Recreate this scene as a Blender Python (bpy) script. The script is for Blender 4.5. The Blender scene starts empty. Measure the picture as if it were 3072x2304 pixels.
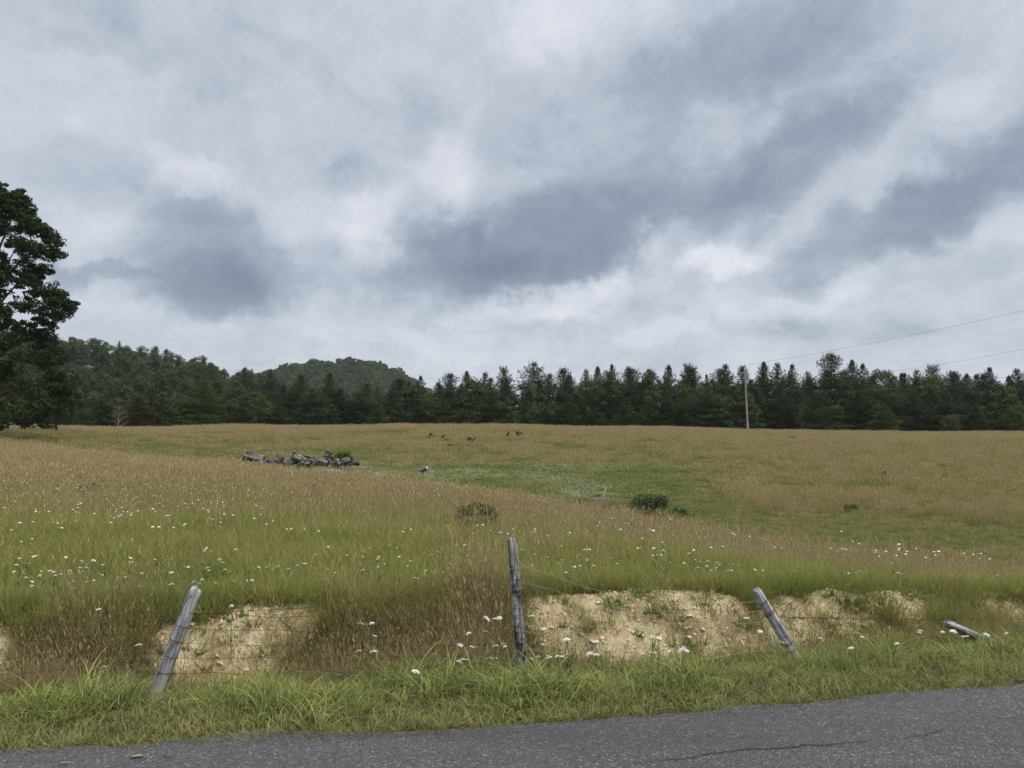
import bpy, math, random
import numpy as np
from mathutils import Vector, Euler, Matrix

# ------------------------------------------------------------------ camera, sky, sun, exposure
scene = bpy.context.scene
COL = scene.collection
R = math.radians
rng = np.random.default_rng(11)
random.seed(5)
EYE = 1.65
PITCH = R(3.42)
FPX = 2307.0                      # focal length in photo pixels (photo 3072 wide)

cam_d = bpy.data.cameras.new('camera')
cam_d.sensor_width = 36.0
cam_d.lens = FPX / 3072 * 36.0
cam_d.clip_start = 0.05
cam_d.clip_end = 6000
cam = bpy.data.objects.new('camera', cam_d)
COL.objects.link(cam)
cam.location = (0, 0, EYE)
cam.rotation_euler = (R(90) + PITCH, 0, 0)
scene.camera = cam

scene.view_settings.view_transform = 'Standard'
scene.view_settings.look = 'None'
scene.view_settings.exposure = 0.97
scene.view_settings.gamma = 1.0
scene.view_settings.use_curve_mapping = False
cy = scene.cycles
cy.max_bounces = 4
cy.diffuse_bounces = 3
cy.glossy_bounces = 2
cy.transmission_bounces = 3
cy.transparent_max_bounces = 4
cy.volume_bounces = 1
cy.use_denoising = True
cy.denoising_input_passes = 'RGB_ALBEDO_NORMAL'
cy.denoising_prefilter = 'ACCURATE'
cy.use_adaptive_sampling = True
cy.adaptive_threshold = 0.012
cy.caustics_reflective = False
cy.caustics_refractive = False

SUN_EL, SUN_AZ = R(56), R(112)     # azimuth from +Y towards +X
SKY_STRENGTH = 0.1
HAZE = 0.00008
SUN_STRENGTH = 1.5


def ray(px, py):
    """direction of a photo pixel as (x/y, z/y)."""
    v = -(py - 1152) / FPX
    u = (px - 1536) / FPX
    yy = math.cos(PITCH) - math.sin(PITCH) * v
    return u / yy, (math.sin(PITCH) + math.cos(PITCH) * v) / yy


class Nodes:
    def __init__(self, tree):
        self.t = tree
        self.n = tree.nodes
        self.l = tree.links

    def add(self, typ, **kw):
        nd = self.n.new(typ)
        for k, v in kw.items():
            setattr(nd, k, v)
        return nd

    def set(self, sock, v):
        if isinstance(v, bpy.types.NodeSocket):
            self.l.new(v, sock)
        else:
            sock.default_value = v

    def math(self, op, a, b=0.0, c=0.0, clamp=False):
        nd = self.add('ShaderNodeMath', operation=op, use_clamp=clamp)
        self.set(nd.inputs[0], a)
        self.set(nd.inputs[1], b)
        if op in ('MULTIPLY_ADD', 'WRAP', 'COMPARE'):
            self.set(nd.inputs[2], c)
        return nd.outputs[0]

    def vmath(self, op, a, b=(0, 0, 0), out=0):
        nd = self.add('ShaderNodeVectorMath', operation=op)
        self.set(nd.inputs[0], a)
        if op == 'SCALE':
            self.set(nd.inputs[3], b)
        else:
            self.set(nd.inputs[1], b)
        return nd.outputs[out]

    def noise(self, vec, scale, detail=4.0, rough=0.5, color=False, dist=0.0):
        nd = self.add('ShaderNodeTexNoise')
        if vec is not None:
            self.set(nd.inputs['Vector'], vec)
        nd.inputs['Scale'].default_value = scale
        nd.inputs['Detail'].default_value = detail
        nd.inputs['Roughness'].default_value = rough
        nd.inputs['Distortion'].default_value = dist
        return nd.outputs[1 if color else 0]

    def ramp(self, fac, stops, interp='LINEAR'):
        nd = self.add('ShaderNodeValToRGB')
        cr = nd.color_ramp
        cr.interpolation = interp
        while len(cr.elements) < len(stops):
            cr.elements.new(0.5)
        for e, (p, c) in zip(cr.elements, stops):
            e.position = p
            e.color = (c[0], c[1], c[2], 1) if hasattr(c, '__len__') else (c, c, c, 1)
        self.set(nd.inputs[0], fac)
        return nd.outputs[0]

    def mix(self, fac, a, b, blend='MIX'):
        nd = self.add('ShaderNodeMix', data_type='RGBA', blend_type=blend)
        nd.clamp_factor = True
        self.set(nd.inputs[0], fac)
        for s, v in ((nd.inputs[6], a), (nd.inputs[7], b)):
            if isinstance(v, bpy.types.NodeSocket):
                self.l.new(v, s)
            else:
                s.default_value = (v[0], v[1], v[2], 1)
        return nd.outputs[2]

    def maprange(self, v, a, b, c=0.0, d=1.0, smooth=True):
        nd = self.add('ShaderNodeMapRange', interpolation_type='SMOOTHSTEP' if smooth else 'LINEAR')
        self.set(nd.inputs[0], v)
        for i, x in enumerate((a, b, c, d)):
            self.set(nd.inputs[i + 1], x)
        return nd.outputs[0]


def build_world():
    w = bpy.data.worlds.new('World')
    scene.world = w
    w.use_nodes = True
    N = Nodes(w.node_tree)
    N.n.clear()
    out = N.add('ShaderNodeOutputWorld')
    bg = N.add('ShaderNodeBackground')
    bg.inputs['Strength'].default_value = SKY_STRENGTH
    N.l.new(bg.outputs[0], out.inputs[0])
    sky = N.add('ShaderNodeTexSky', sky_type='NISHITA')
    sky.sun_disc = False
    sky.sun_elevation = SUN_EL
    sky.sun_rotation = SUN_AZ
    sky.air_density = 1.0
    sky.dust_density = 2.0
    tc = N.add('ShaderNodeTexCoord')
    d = N.vmath('NORMALIZE', tc.outputs['Generated'])
    sep = N.add('ShaderNodeSeparateXYZ')
    N.l.new(d, sep.inputs[0])
    z = sep.outputs[2]
    # cloud-deck coordinates: the deck flattens towards the horizon
    zz = N.math('ADD', N.math('MAXIMUM', z, 0.0), 0.22)
    comb = N.add('ShaderNodeCombineXYZ')
    N.set(comb.inputs[0], N.math('DIVIDE', sep.outputs[0], zz))
    N.set(comb.inputs[1], N.math('DIVIDE', sep.outputs[1], zz))
    N.set(comb.inputs[2], 0.37)
    deck = comb.outputs[0]
    # warped direction used for the big cloud bodies
    w1 = N.vmath('SUBTRACT', N.noise(d, 3.2, 6, 0.55, color=True), (0.5, 0.5, 0.5))
    w2 = N.vmath('SUBTRACT', N.noise(d, 11.0, 6, 0.62, color=True), (0.5, 0.5, 0.5))
    w3 = N.vmath('SUBTRACT', N.noise(d, 30.0, 4, 0.5, color=True), (0.5, 0.5, 0.5))
    dw = N.vmath('ADD', d, N.vmath('ADD', N.vmath('ADD', N.vmath('SCALE', w1, 0.075), N.vmath('SCALE', w2, 0.11)), N.vmath('SCALE', w3, 0.022)))
    blobs = [
        # centre px, py, half width, half height, tilt deg, weight
        (1620, 735, 520, 175, 12, 0.58), (1660, 800, 300, 85, 5, 0.30), (1350, 755, 240, 110, -8, 0.40),
        (2417, 458, 430, 125, 31, 0.44), (2080, 590, 330, 120, 22, 0.24), (1945, 360, 600, 230, 20, 0.20),
        (1056, 545, 110, 60, 0, 0.26), (1278, 385, 95, 120, 0, 0.18), (1560, 340, 150, 160, 0, 0.12),
        (620, 770, 240, 200, -20, 0.46), (670, 890, 230, 100, 4, 0.38), (960, 820, 260, 110, 8, 0.32),
        (278, 514, 170, 90, 0, 0.20), (292, 815, 180, 34, 2, 0.32), (120, 640, 160, 90, 0, 0.12),
        (2708, 685, 410, 115, 18, 0.42), (2945, 555, 320, 140, 22, 0.30), (2917, 838, 260, 60, 6, 0.16), (2014, 892, 170, 55, 4, 0.18),
        (2290, 110, 420, 130, 15, 0.20), (347, 60, 500, 60, -18, 0.16), (880, 190, 300, 40, -24, 0.10), (2600, 990, 500, 50, 2, 0.16),
        (597, 528, 120, 65, -20, -0.30), (1330, 535, 130, 85, 10, -0.26), (1667, 905, 320, 60, 8, -0.34), (2180, 792, 150, 60, 12, -0.38),
        (2014, 722, 140, 45, 30, -0.26), (1640, 83, 190, 95, 0, -0.22), (1083, 680, 110, 130, 5, -0.26), (1986, 1000, 150, 50, 10, -0.22),
        (208, 700, 120, 70, 0, -0.18), (2450, 900, 220, 45, 12, -0.22), (2870, 250, 120, 120, 40, -0.16), (1200, 1000, 350, 45, 0, -0.14),
    ]
    total = None
    for px, py, a, b, tilt, wt in blobs:
        u, v = ray(px, py)
        c = Vector((u, 1, v)).normalized()
        mp = N.add('ShaderNodeMapping', vector_type='TEXTURE')
        N.set(mp.inputs['Vector'], dw)
        mp.inputs['Location'].default_value = c
        mp.inputs['Rotation'].default_value = (0, -R(tilt), -math.atan2(c.x, c.y))
        mp.inputs['Scale'].default_value = (a / FPX, 0.6, b / FPX)
        r = N.vmath('LENGTH', mp.outputs[0], out=1)
        f = N.maprange(r, 0.30, 1.2, wt, 0.0)
        total = f if total is None else N.math('ADD', total, f)
    big = N.noise(deck, 0.85, 8, 0.58)
    mid = N.noise(deck, 2.3, 8, 0.60, dist=0.4)
    fine = N.noise(d, 9.0, 8, 0.62, dist=0.3)
    t = N.math('ADD', total, N.math('MULTIPLY', N.math('SUBTRACT', big, 0.5), 0.45))
    t = N.math('ADD', t, N.math('MULTIPLY', N.math('SUBTRACT', mid, 0.5), 0.66))
    t = N.math('ADD', t, N.math('MULTIPLY', N.math('SUBTRACT', fine, 0.5), 0.55))
    finer = N.noise(N.vmath('ADD', d, N.vmath('SCALE', w2, 0.1)), 24.0, 6, 0.6)
    t = N.math('ADD', t, N.math('MULTIPLY', N.math('SUBTRACT', finer, 0.5), 0.22))
    bil = N.math('ABSOLUTE', N.math('MULTIPLY_ADD', N.noise(N.vmath('ADD', deck, N.vmath('SCALE', w2, 0.6)), 3.6, 6, 0.55), 2.0, -1.0))
    t = N.math('ADD', t, N.math('MULTIPLY', N.math('SUBTRACT', 0.22, bil), 0.34))
    crisp = N.maprange(t, 0.18, 0.42, 0.0, 0.07)
    t = N.math('ADD', N.math('MULTIPLY', t, 0.95), crisp)
    t = N.math('MULTIPLY_ADD', t, 0.60, 0.27, clamp=True)
    k = 6.05
    stops = [(0.0, (0.715, 0.72, 0.745)), (0.14, (0.59, 0.61, 0.66)), (0.30, (0.475, 0.505, 0.568)),
             (0.48, (0.350, 0.394, 0.460)), (0.70, (0.228, 0.272, 0.334)), (1.0, (0.145, 0.182, 0.235))]
    cloud = N.ramp(t, stops, 'LINEAR')
    # an overcast sky brightens evenly towards the zenith
    zen = N.maprange(z, 0.42, 1.0, 1.0, 3.0)
    low = N.maprange(z, -0.3, 0.0, 0.35, 1.0)
    cloud = N.vmath('SCALE', cloud, N.math('MULTIPLY', N.math('MULTIPLY', zen, low), k))
    mixn = N.mix(0.93, sky.outputs[0], cloud)
    N.l.new(mixn, bg.inputs['Color'])
    w.cycles.sampling_method = 'MANUAL'
    w.cycles.sample_map_resolution = 512


build_world()

sun_d = bpy.data.lights.new('sun', 'SUN')
sun_d.energy = SUN_STRENGTH
sun_d.angle = R(38)
sun_d.color = (1.0, 0.94, 0.84)
sun = bpy.data.objects.new('sun', sun_d)
COL.objects.link(sun)
sd = Vector((math.sin(SUN_AZ) * math.cos(SUN_EL), math.cos(SUN_AZ) * math.cos(SUN_EL), math.sin(SUN_EL)))
sun.rotation_euler = (-sd).to_track_quat('-Z', 'Y').to_euler()
sun.location = (0, 0, 60)

# ------------------------------------------------------------------ small helpers


def tag(o, label=None, cat=None, group=None, kind=None):
    if label:
        o['label'] = label
    if cat:
        o['category'] = cat
    if group:
        o['group'] = group
    if kind:
        o['kind'] = kind
    return o


def link(o, parent=None):
    COL.objects.link(o)
    if parent is not None:
        o.parent = parent
    return o


def empty(name, loc=(0, 0, 0), rz=0.0):
    o = bpy.data.objects.new(name, None)
    o.empty_display_size = 0.2
    COL.objects.link(o)
    o.location = loc
    o.rotation_euler = (0, 0, rz)
    return o


class MB:
    """collects vertices and faces of one mesh; optional per-vertex float 'h'."""

    def __init__(self):
        self.v, self.f, self.m, self.h, self.tone = [], [], [], [], []
        self.count = 0

    def add(self, verts, faces, mat=0, h=0.0):
        verts = np.asarray(verts, dtype=float).reshape(-1, 3)
        b = self.count
        self.v.append(verts)
        self.h.append(np.broadcast_to(np.asarray(h, dtype=float), (len(verts),)))
        self.tone.append(np.full(len(verts), random.random()))
        for f in faces:
            self.f.append(tuple(int(i) + b for i in f))
        self.m.extend([mat] * len(faces))
        self.count += len(verts)
        return b

    def tube(self, pts, rad, n=5, mat=0, cap=True, h=0.0):
        pts = np.asarray(pts, dtype=float)
        k = len(pts)
        rad = np.broadcast_to(np.asarray(rad, dtype=float), (k,))
        tan = np.gradient(pts, axis=0)
        tan /= np.linalg.norm(tan, axis=1)[:, None] + 1e-12
        ref = np.array([0, 0, 1.0]) if abs(tan[0][2]) < 0.9 else np.array([1.0, 0, 0])
        vs = []
        for i in range(k):
            a = np.cross(tan[i], ref)
            a /= np.linalg.norm(a) + 1e-12
            b = np.cross(tan[i], a)
            ang = np.arange(n) * 2 * math.pi / n
            vs.append(pts[i] + rad[i] * (np.cos(ang)[:, None] * a + np.sin(ang)[:, None] * b))
        fs = []
        for i in range(k - 1):
            for j in range(n):
                j2 = (j + 1) % n
                fs.append((i * n + j, i * n + j2, (i + 1) * n + j2, (i + 1) * n + j))
        if cap:
            fs.append(tuple(range(n - 1, -1, -1)))
            fs.append(tuple((k - 1) * n + j for j in range(n)))
        self.add(np.concatenate(vs), fs, mat, h)

    def mesh(self, name, mats, smooth=False):
        me = bpy.data.meshes.new(name)
        V = np.concatenate(self.v)
        me.from_pydata(V.tolist(), [], self.f)
        for m in mats:
            me.materials.append(m)
        if len(mats) > 1:
            me.polygons.foreach_set('material_index', np.array(self.m, dtype=np.int32))
        at = me.attributes.new('h', 'FLOAT', 'POINT')
        at.data.foreach_set('value', np.concatenate(self.h).astype(np.float32))
        at = me.attributes.new('tone', 'FLOAT', 'POINT')
        at.data.foreach_set('value', np.concatenate(self.tone).astype(np.float32))
        if smooth:
            me.polygons.foreach_set('use_smooth', np.ones(len(me.polygons), dtype=bool))
        me.update()
        return me

    def build(self, name, mats, parent=None, smooth=False):
        if not isinstance(mats, (list, tuple)):
            mats = [mats]
        return link(bpy.data.objects.new(name, self.mesh(name, mats, smooth)), parent)


def quads_mesh(name, V, mat, h=None, extra=None):
    """V (n,4,3) separate quads -> mesh."""
    n = len(V)
    me = bpy.data.meshes.new(name)
    me.vertices.add(n * 4)
    me.loops.add(n * 4)
    me.polygons.add(n)
    me.vertices.foreach_set('co', V.reshape(-1).astype(np.float32))
    me.loops.foreach_set('vertex_index', np.arange(n * 4, dtype=np.int32))
    me.polygons.foreach_set('loop_start', np.arange(0, n * 4, 4, dtype=np.int32))
    me.polygons.foreach_set('loop_total', np.full(n, 4, dtype=np.int32))
    me.materials.append(mat)
    at = me.attributes.new('h', 'FLOAT', 'POINT')
    at.data.foreach_set('value', (np.zeros(n * 4) if h is None else np.repeat(h, 4)).astype(np.float32))
    me.update(calc_edges=True)
    return me


def hash2(ix, iy, seed):
    n = (ix.astype(np.int64) * 374761393 + iy.astype(np.int64) * 668265263 + seed * 1274126177) & 0x7fffffff
    n = ((n ^ (n >> 13)) * 1274126177) & 0x7fffffff
    n = n ^ (n >> 16)
    return (n & 0xffff) / 65535.0


def vnoise(x, y, scale, seed=0):
    x = np.asarray(x, dtype=float) / scale
    y = np.asarray(y, dtype=float) / scale
    ix, iy = np.floor(x), np.floor(y)
    fx, fy = x - ix, y - iy
    fx, fy = fx * fx * (3 - 2 * fx), fy * fy * (3 - 2 * fy)
    a, b = hash2(ix, iy, seed), hash2(ix + 1, iy, seed)
    c, d = hash2(ix, iy + 1, seed), hash2(ix + 1, iy + 1, seed)
    return (a + (b - a) * fx) * (1 - fy) + (c + (d - c) * fx) * fy


def fbm(x, y, scale, oct=4, seed=0):
    s, a, tot = 0, 1.0, 0
    for i in range(oct):
        s = s + a * vnoise(x, y, scale / 2 ** i, seed + 17 * i)
        tot += a
        a *= 0.5
    return s / tot


def sstep(a, b, x):
    t = np.clip((np.asarray(x, dtype=float) - a) / (b - a), 0, 1)
    return t * t * (3 - 2 * t)


# ------------------------------------------------------------------ the land
def edge_y(x):
    """far edge of the road."""
    xc = np.clip(x, -7, 8)
    y = 4.45 + 0.168 * xc + 0.013 * xc ** 2
    sl = 0.168 + 0.026 * xc
    return y + (x - xc) * sl


def t_of(x, y):
    xc = np.clip(x, -7, 8)
    sl = 0.168 + 0.026 * xc
    return (y - edge_y(x)) / np.sqrt(1 + sl * sl)


CTRL = {   # photo column -> (distance, ground height) pairs
    -700: [(8, .05), (12, 0.0), (20, .05), (30, .25), (45, .7), (60, .8), (80, 1.4), (118, 2.4), (150, 2.0), (220, 1.5)],
    0: [(7.2, .02), (9, .0), (12, -.10), (20, -.10), (30, .0), (45, .25), (60, .2), (80, .9), (118, 2.05), (150, 1.2), (220, 0)],
    700: [(7.2, .03), (9, -.03), (12, -.18), (20, -.25), (30, -.35), (36, -.45), (45, -1.0), (60, -1.32), (80, -.3), (100, .8), (123, 2.05), (150, 1.0), (220, 0)],
    1200: [(7.4, .03), (9, -.06), (12, -.25), (20, -.5), (28, -.80), (38, -1.7), (50, -2.0), (60, -1.6), (70, -1.0), (90, .4), (110, 1.7), (120, 2.1), (150, 1.2), (220, 0)],
    1536: [(7.5, .04), (9, -.08), (12, -.3), (18, -.6), (24, -1.0), (34, -2.1), (45, -2.6), (55, -2.1), (65, -1.4), (85, .1), (105, 1.4), (120, 2.0), (150, 1.1), (220, 0)],
    2000: [(7.9, .02), (9.5, -.15), (12, -.42), (16, -.8), (20, -1.3), (30, -2.7), (38, -3.1), (46, -2.7), (55, -2.0), (75, -.6), (95, .9), (112, 1.55), (125, 1.5), (150, .9), (220, 0)],
    2500: [(8.3, -.08), (10, -.35), (13, -.85), (17, -1.55), (25, -3.0), (32, -3.5), (40, -3.1), (55, -1.9), (75, -.4), (95, .75), (108, .95), (125, .8), (150, .5), (220, 0)],
    3072: [(8.8, -.2), (11, -.65), (14, -1.35), (22, -3.0), (28, -3.8), (34, -3.4), (45, -2.6), (60, -1.5), (80, 0), (100, .8), (112, .8), (130, .6), (150, .4), (220, 0)],
    3800: [(9.5, -.35), (12, -.9), (15, -1.6), (22, -3.2), (28, -4.0), (34, -3.7), (45, -2.9), (60, -1.7), (80, -.2), (100, .6), (120, .7), (150, .4), (220, 0)],
}
_pts, _val = [], []
for _c, _prs in CTRL.items():
    for _d, _z in _prs:
        _pts.append(((_c - 1536) / FPX * 2.4, math.log(_d)))
        _val.append(_z)
_pts = np.array(_pts)
_val = np.array(_val)


def _tps(r2):
    return np.where(r2 > 1e-12, 0.5 * r2 * np.log(np.maximum(r2, 1e-12)), 0.0)


_n = len(_pts)
_A = np.zeros((_n + 3, _n + 3))
_A[:_n, :_n] = _tps(((_pts[:, None] - _pts[None]) ** 2).sum(2)) + np.eye(_n) * 1e-3
_A[:_n, _n] = 1
_A[:_n, _n + 1:] = _pts
_A[_n:, :_n] = _A[:_n, _n:].T
_w = np.linalg.solve(_A, np.concatenate([_val, [0, 0, 0]]))


def field_z(x, y):
    sh = np.shape(x)
    x = np.ravel(x).astype(float)
    y = np.ravel(y).astype(float)
    d = np.clip(y, 7.0, 230.0)
    q = np.stack([np.clip(x / d, -1.1, 1.1) * 2.4, np.log(d)], 1)
    out = np.empty(len(q))
    for s in range(0, len(q), 20000):
        qq = q[s:s + 20000]
        r2 = ((qq[:, None] - _pts[None]) ** 2).sum(2)
        out[s:s + 20000] = _tps(r2) @ _w[:_n] + _w[_n] + qq @ _w[_n + 1:]
    return out.reshape(sh)


HILL_X = [-700, -330, -260, -188, -144, -108, -92, -60, -30]
HILL_Z = [38, 38, 35.5, 29, 22.5, 13, 7, 2.5, 0]
KNOB_X = [-420, -340, -300, -264, -229, -190, -170, -150, -135, -123, -111, -104, -90, -60, -20]
KNOB_Z = [4, 10, 18, 34, 44, 51, 53, 51.5, 47.5, 42, 35, 31, 20, 6, 0]


def Z(x, y):
    x = np.asarray(x, dtype=float)
    y = np.asarray(y, dtype=float)
    t = t_of(x, y)
    prof = np.interp(t, [-0.2, 0.0, 0.3, 0.7, 1.1, 1.45, 1.8, 2.05, 2.3, 2.6, 2.85, 3.05, 3.3],
                     [-.06, -.022, -.035, -.075, -.16, -.27, -.48, -.57, -.5, -.24, -.04, .02, .04])
    f = field_z(x, y) + (fbm(x, y, 9.0, 3, 3) - .5) * .22 * sstep(9, 16, y) + (fbm(x, y, 1.1, 3, 8) - .5) * .10
    # bank height follows the field edge a little lower to the right
    f0 = field_z(x, edge_y(x) + 3.4)
    bl = sstep(2.55, 3.5, t)
    lip = (fbm(x, y * 0.6, 0.8, 3, 21) - .5)
    bank = prof + np.clip(f0, -.5, .2) * sstep(1.9, 2.9, t) + lip * .20 * sstep(1.9, 2.3, t) * (1 - sstep(3.0, 3.6, t)) \
        + (fbm(x, y, .30, 4, 33) - .5) * .20 * sstep(1.7, 2.1, t) * (1 - sstep(2.9, 3.3, t))
    z = bank * (1 - bl) + f * bl
    # land on the near side of the road
    z = np.where(t < -0.2, -.06, z)
    z = z + sstep(225, 335, y) * np.interp(x, HILL_X, HILL_Z) * (1 - .5 * sstep(430, 600, y))
    z = z + sstep(620, 880, y) * np.interp(x, KNOB_X, KNOB_Z) * (1 - .8 * sstep(950, 1250, y))
    # eroded gully head in the swale
    gx, gy = 6.0, 45.0
    r = np.sqrt(((x - gx) / 3.4) ** 2 + ((y - gy) / 2.6) ** 2)
    z = z - 1.0 * (1 - sstep(.55, 1.0, r)) * (y < 60)
    return z


def z1(x, y):
    return float(Z(np.array([x]), np.array([y]))[0])


_marchd = np.concatenate([np.arange(4.0, 20, .04), np.arange(20, 60, .15), np.arange(60, 260, .6)])


def march(px, py, h=0.0, tmin=-99.0):
    """where the sight line of a photo pixel meets the ground raised by h, not nearer than tmin from the road."""
    u, v = ray(px, py)
    zz = Z(u * _marchd, _marchd) + h
    below = (EYE + v * _marchd <= zz) & (t_of(u * _marchd, _marchd) > tmin)
    i = int(np.argmax(below)) if below.any() else len(_marchd) - 1
    d = float(_marchd[i])
    return u * d, d


def crest_y(x, y):
    u = np.clip(x / np.maximum(y, 1), -.9, .9)
    return np.interp(u, [-.9, -.666, -.362, -.146, 0, .2, .418, .666, .9], [46, 42, 36, 29, 24, 20, 17, 14, 13])


BARE = [  # bare earth on the bank: x centre, half width, t centre, half height, strength
    (-4.55, .62, 2.35, .52, 1.0), (-4.0, .45, 2.2, .30, .55), (-2.5, .62, 2.5, .52, .80), (-2.05, .35, 2.75, .35, .6),
    (.75, .62, 2.72, .50, 1.0), (1.5, .75, 2.62, .62, 1.05), (2.15, .45, 2.5, .5, .8), (2.75, .6, 2.5, .45, .85), (3.35, .5, 2.7, .42, .75), (4.2, .55, 2.85, .38, .85),
    (3.9, .5, 2.4, .3, .45), (5.6, .6, 2.8, .4, .5), (-6.3, .8, 2.5, .5, .8)]


def bare(x, y):
    t = t_of(x, y)
    m = 0
    for cx, hx, ct, ht, s in BARE:
        r = np.sqrt(((x - cx) / hx) ** 2 + ((t - ct) / ht) ** 2)
        m = np.maximum(m, s * (1 - sstep(.55, 1.25, r)))
    m = np.where(m > .02, m * .92 + (fbm(x, y, .75, 3, 51) - .5) * 1.5 * (1.15 - m) + (fbm(x, y, .2, 2, 53) - .5) * .5, 0)
    g = np.sqrt(((x - 5.9) / 3.1) ** 2 + ((y - 47.3) / 1.7) ** 2)
    m2 = (1 - sstep(.5, 1.1, g)) * (.26 + 2.2 * (fbm(x, y, 1.3, 3, 52) - .42)) * (y > 30)
    return np.clip(np.maximum(m, m2), 0, 1)


def tan_amount(x, y):
    """how much ripe brown hay stands at a place (0 green, 1 all brown)."""
    cyy = crest_y(x, y)
    k = y / cyy
    n = fbm(x, y, 5.0, 4, 71) - .5
    n2 = fbm(x * .4, y, 2.2, 3, 75) - .5
    near = sstep(.42, .92, k + n * .55) * (1 - .15 * sstep(.0, 2.0, x))
    u = x / np.maximum(y, 1)
    left = sstep(-.15, -.55, u) * sstep(11, 18, y) * .40
    near = np.clip(near * .95 + left + n2 * .5, 0, 1)
    # beyond the crest
    far = np.clip(.36 + 1.8 * n + .28 * sstep(.05, .5, u) + .2 * sstep(85, 110, y) - .25 * sstep(-.05, -.35, u) * (1 - sstep(95, 110, y)), 0, 1)
    z = Z(x, y)
    sh = 1.5 * sstep(.18, .36, u)
    swale = 1 - sstep(-2.0, -1.0, z + sh + .5 * n + .02 * np.maximum(0, y - 60))
    lowleft = sstep(-.05, -.2, u) * (1 - sstep(66, 80, y))
    far = far * (1 - .95 * np.clip(swale + lowleft * .7, 0, 1))
    w = sstep(1.02, 1.18, k)
    return near * (1 - w) + far * w


def axis(segs):
    a = [np.array([segs[0][0]])]
    for s, e, st in segs:
        n = max(1, int(round((e - s) / st)))
        a.append(np.linspace(s, e, n + 1)[1:])
    return np.concatenate(a)


def build_terrain(mat):
    xs = axis([(-1600, -500, 110), (-500, -120, 10), (-120, -40, 2.5), (-40, -9, .7), (-9, 9, .065), (9, 40, .7), (40, 120, 2.5), (120, 500, 12), (500, 1600, 110)])
    ys = axis([(-400, -40, 60), (-40, 2, 3), (2, 10.5, .065), (10.5, 20, .35), (20, 70, .7), (70, 140, 1.5), (140, 500, 9), (500, 1300, 25), (1300, 2600, 130)])
    X, Y = np.meshgrid(xs, ys)
    ZZ = Z(X, Y)
    ZZ = np.where(Y < -8, np.minimum(ZZ, -.06), ZZ)
    nx, ny = len(xs), len(ys)
    V = np.stack([X, Y, ZZ], -1).reshape(-1, 3)
    i = np.arange(nx * ny).reshape(ny, nx)
    F = np.stack([i[:-1, :-1], i[:-1, 1:], i[1:, 1:], i[1:, :-1]], -1).reshape(-1, 4)
    me = bpy.data.meshes.new('ground')
    me.vertices.add(len(V))
    me.loops.add(len(F) * 4)
    me.polygons.add(len(F))
    me.vertices.foreach_set('co', V.reshape(-1).astype(np.float32))
    me.loops.foreach_set('vertex_index', F.reshape(-1).astype(np.int32))
    me.polygons.foreach_set('loop_start', np.arange(0, len(F) * 4, 4, dtype=np.int32))
    me.polygons.foreach_set('loop_total', np.full(len(F), 4, dtype=np.int32))
    me.polygons.foreach_set('use_smooth', np.ones(len(F), dtype=bool))
    me.materials.append(mat)
    for nm, val in (('bare', bare(X, Y)), ('hay', tan_amount(X, Y)), ('wood', sstep(126, 138, Y)), ('soil', sstep(20, 30, Y)), ('verge', 1 - sstep(1.4, 1.9, t_of(X, Y)))):
        at = me.attributes.new(nm, 'FLOAT', 'POINT')
        at.data.foreach_set('value', np.ravel(val).astype(np.float32))
    me.update(calc_edges=True)
    o = link(bpy.data.objects.new('ground', me))
    o['kind'] = 'structure'
    return o


# ------------------------------------------------------------------ materials
def new_mat(name):
    m = bpy.data.materials.new(name)
    m.use_nodes = True
    N = Nodes(m.node_tree)
    N.n.clear()
    out = N.add('ShaderNodeOutputMaterial')
    return m, N, out


def principled(N, out, col, rough=.8, bump=None, strength=.5, dist=.02, spec=.3):
    p = N.add('ShaderNodeBsdfPrincipled')
    N.set(p.inputs['Base Color'], col if isinstance(col, bpy.types.NodeSocket) else (*col, 1))
    N.set(p.inputs['Roughness'], rough)
    p.inputs['Specular IOR Level'].default_value = spec
    if bump is not None:
        b = N.add('ShaderNodeBump')
        b.inputs['Strength'].default_value = strength
        b.inputs['Distance'].default_value = dist
        N.set(b.inputs['Height'], bump)
        N.l.new(b.outputs[0], p.inputs['Normal'])
    N.l.new(p.outputs[0], out.inputs[0])
    return p


def attr(N, name):
    a = N.add('ShaderNodeAttribute', attribute_name=name)
    return a.outputs['Fac']


def pos(N):
    return N.add('ShaderNodeNewGeometry').outputs['Position']


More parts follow.
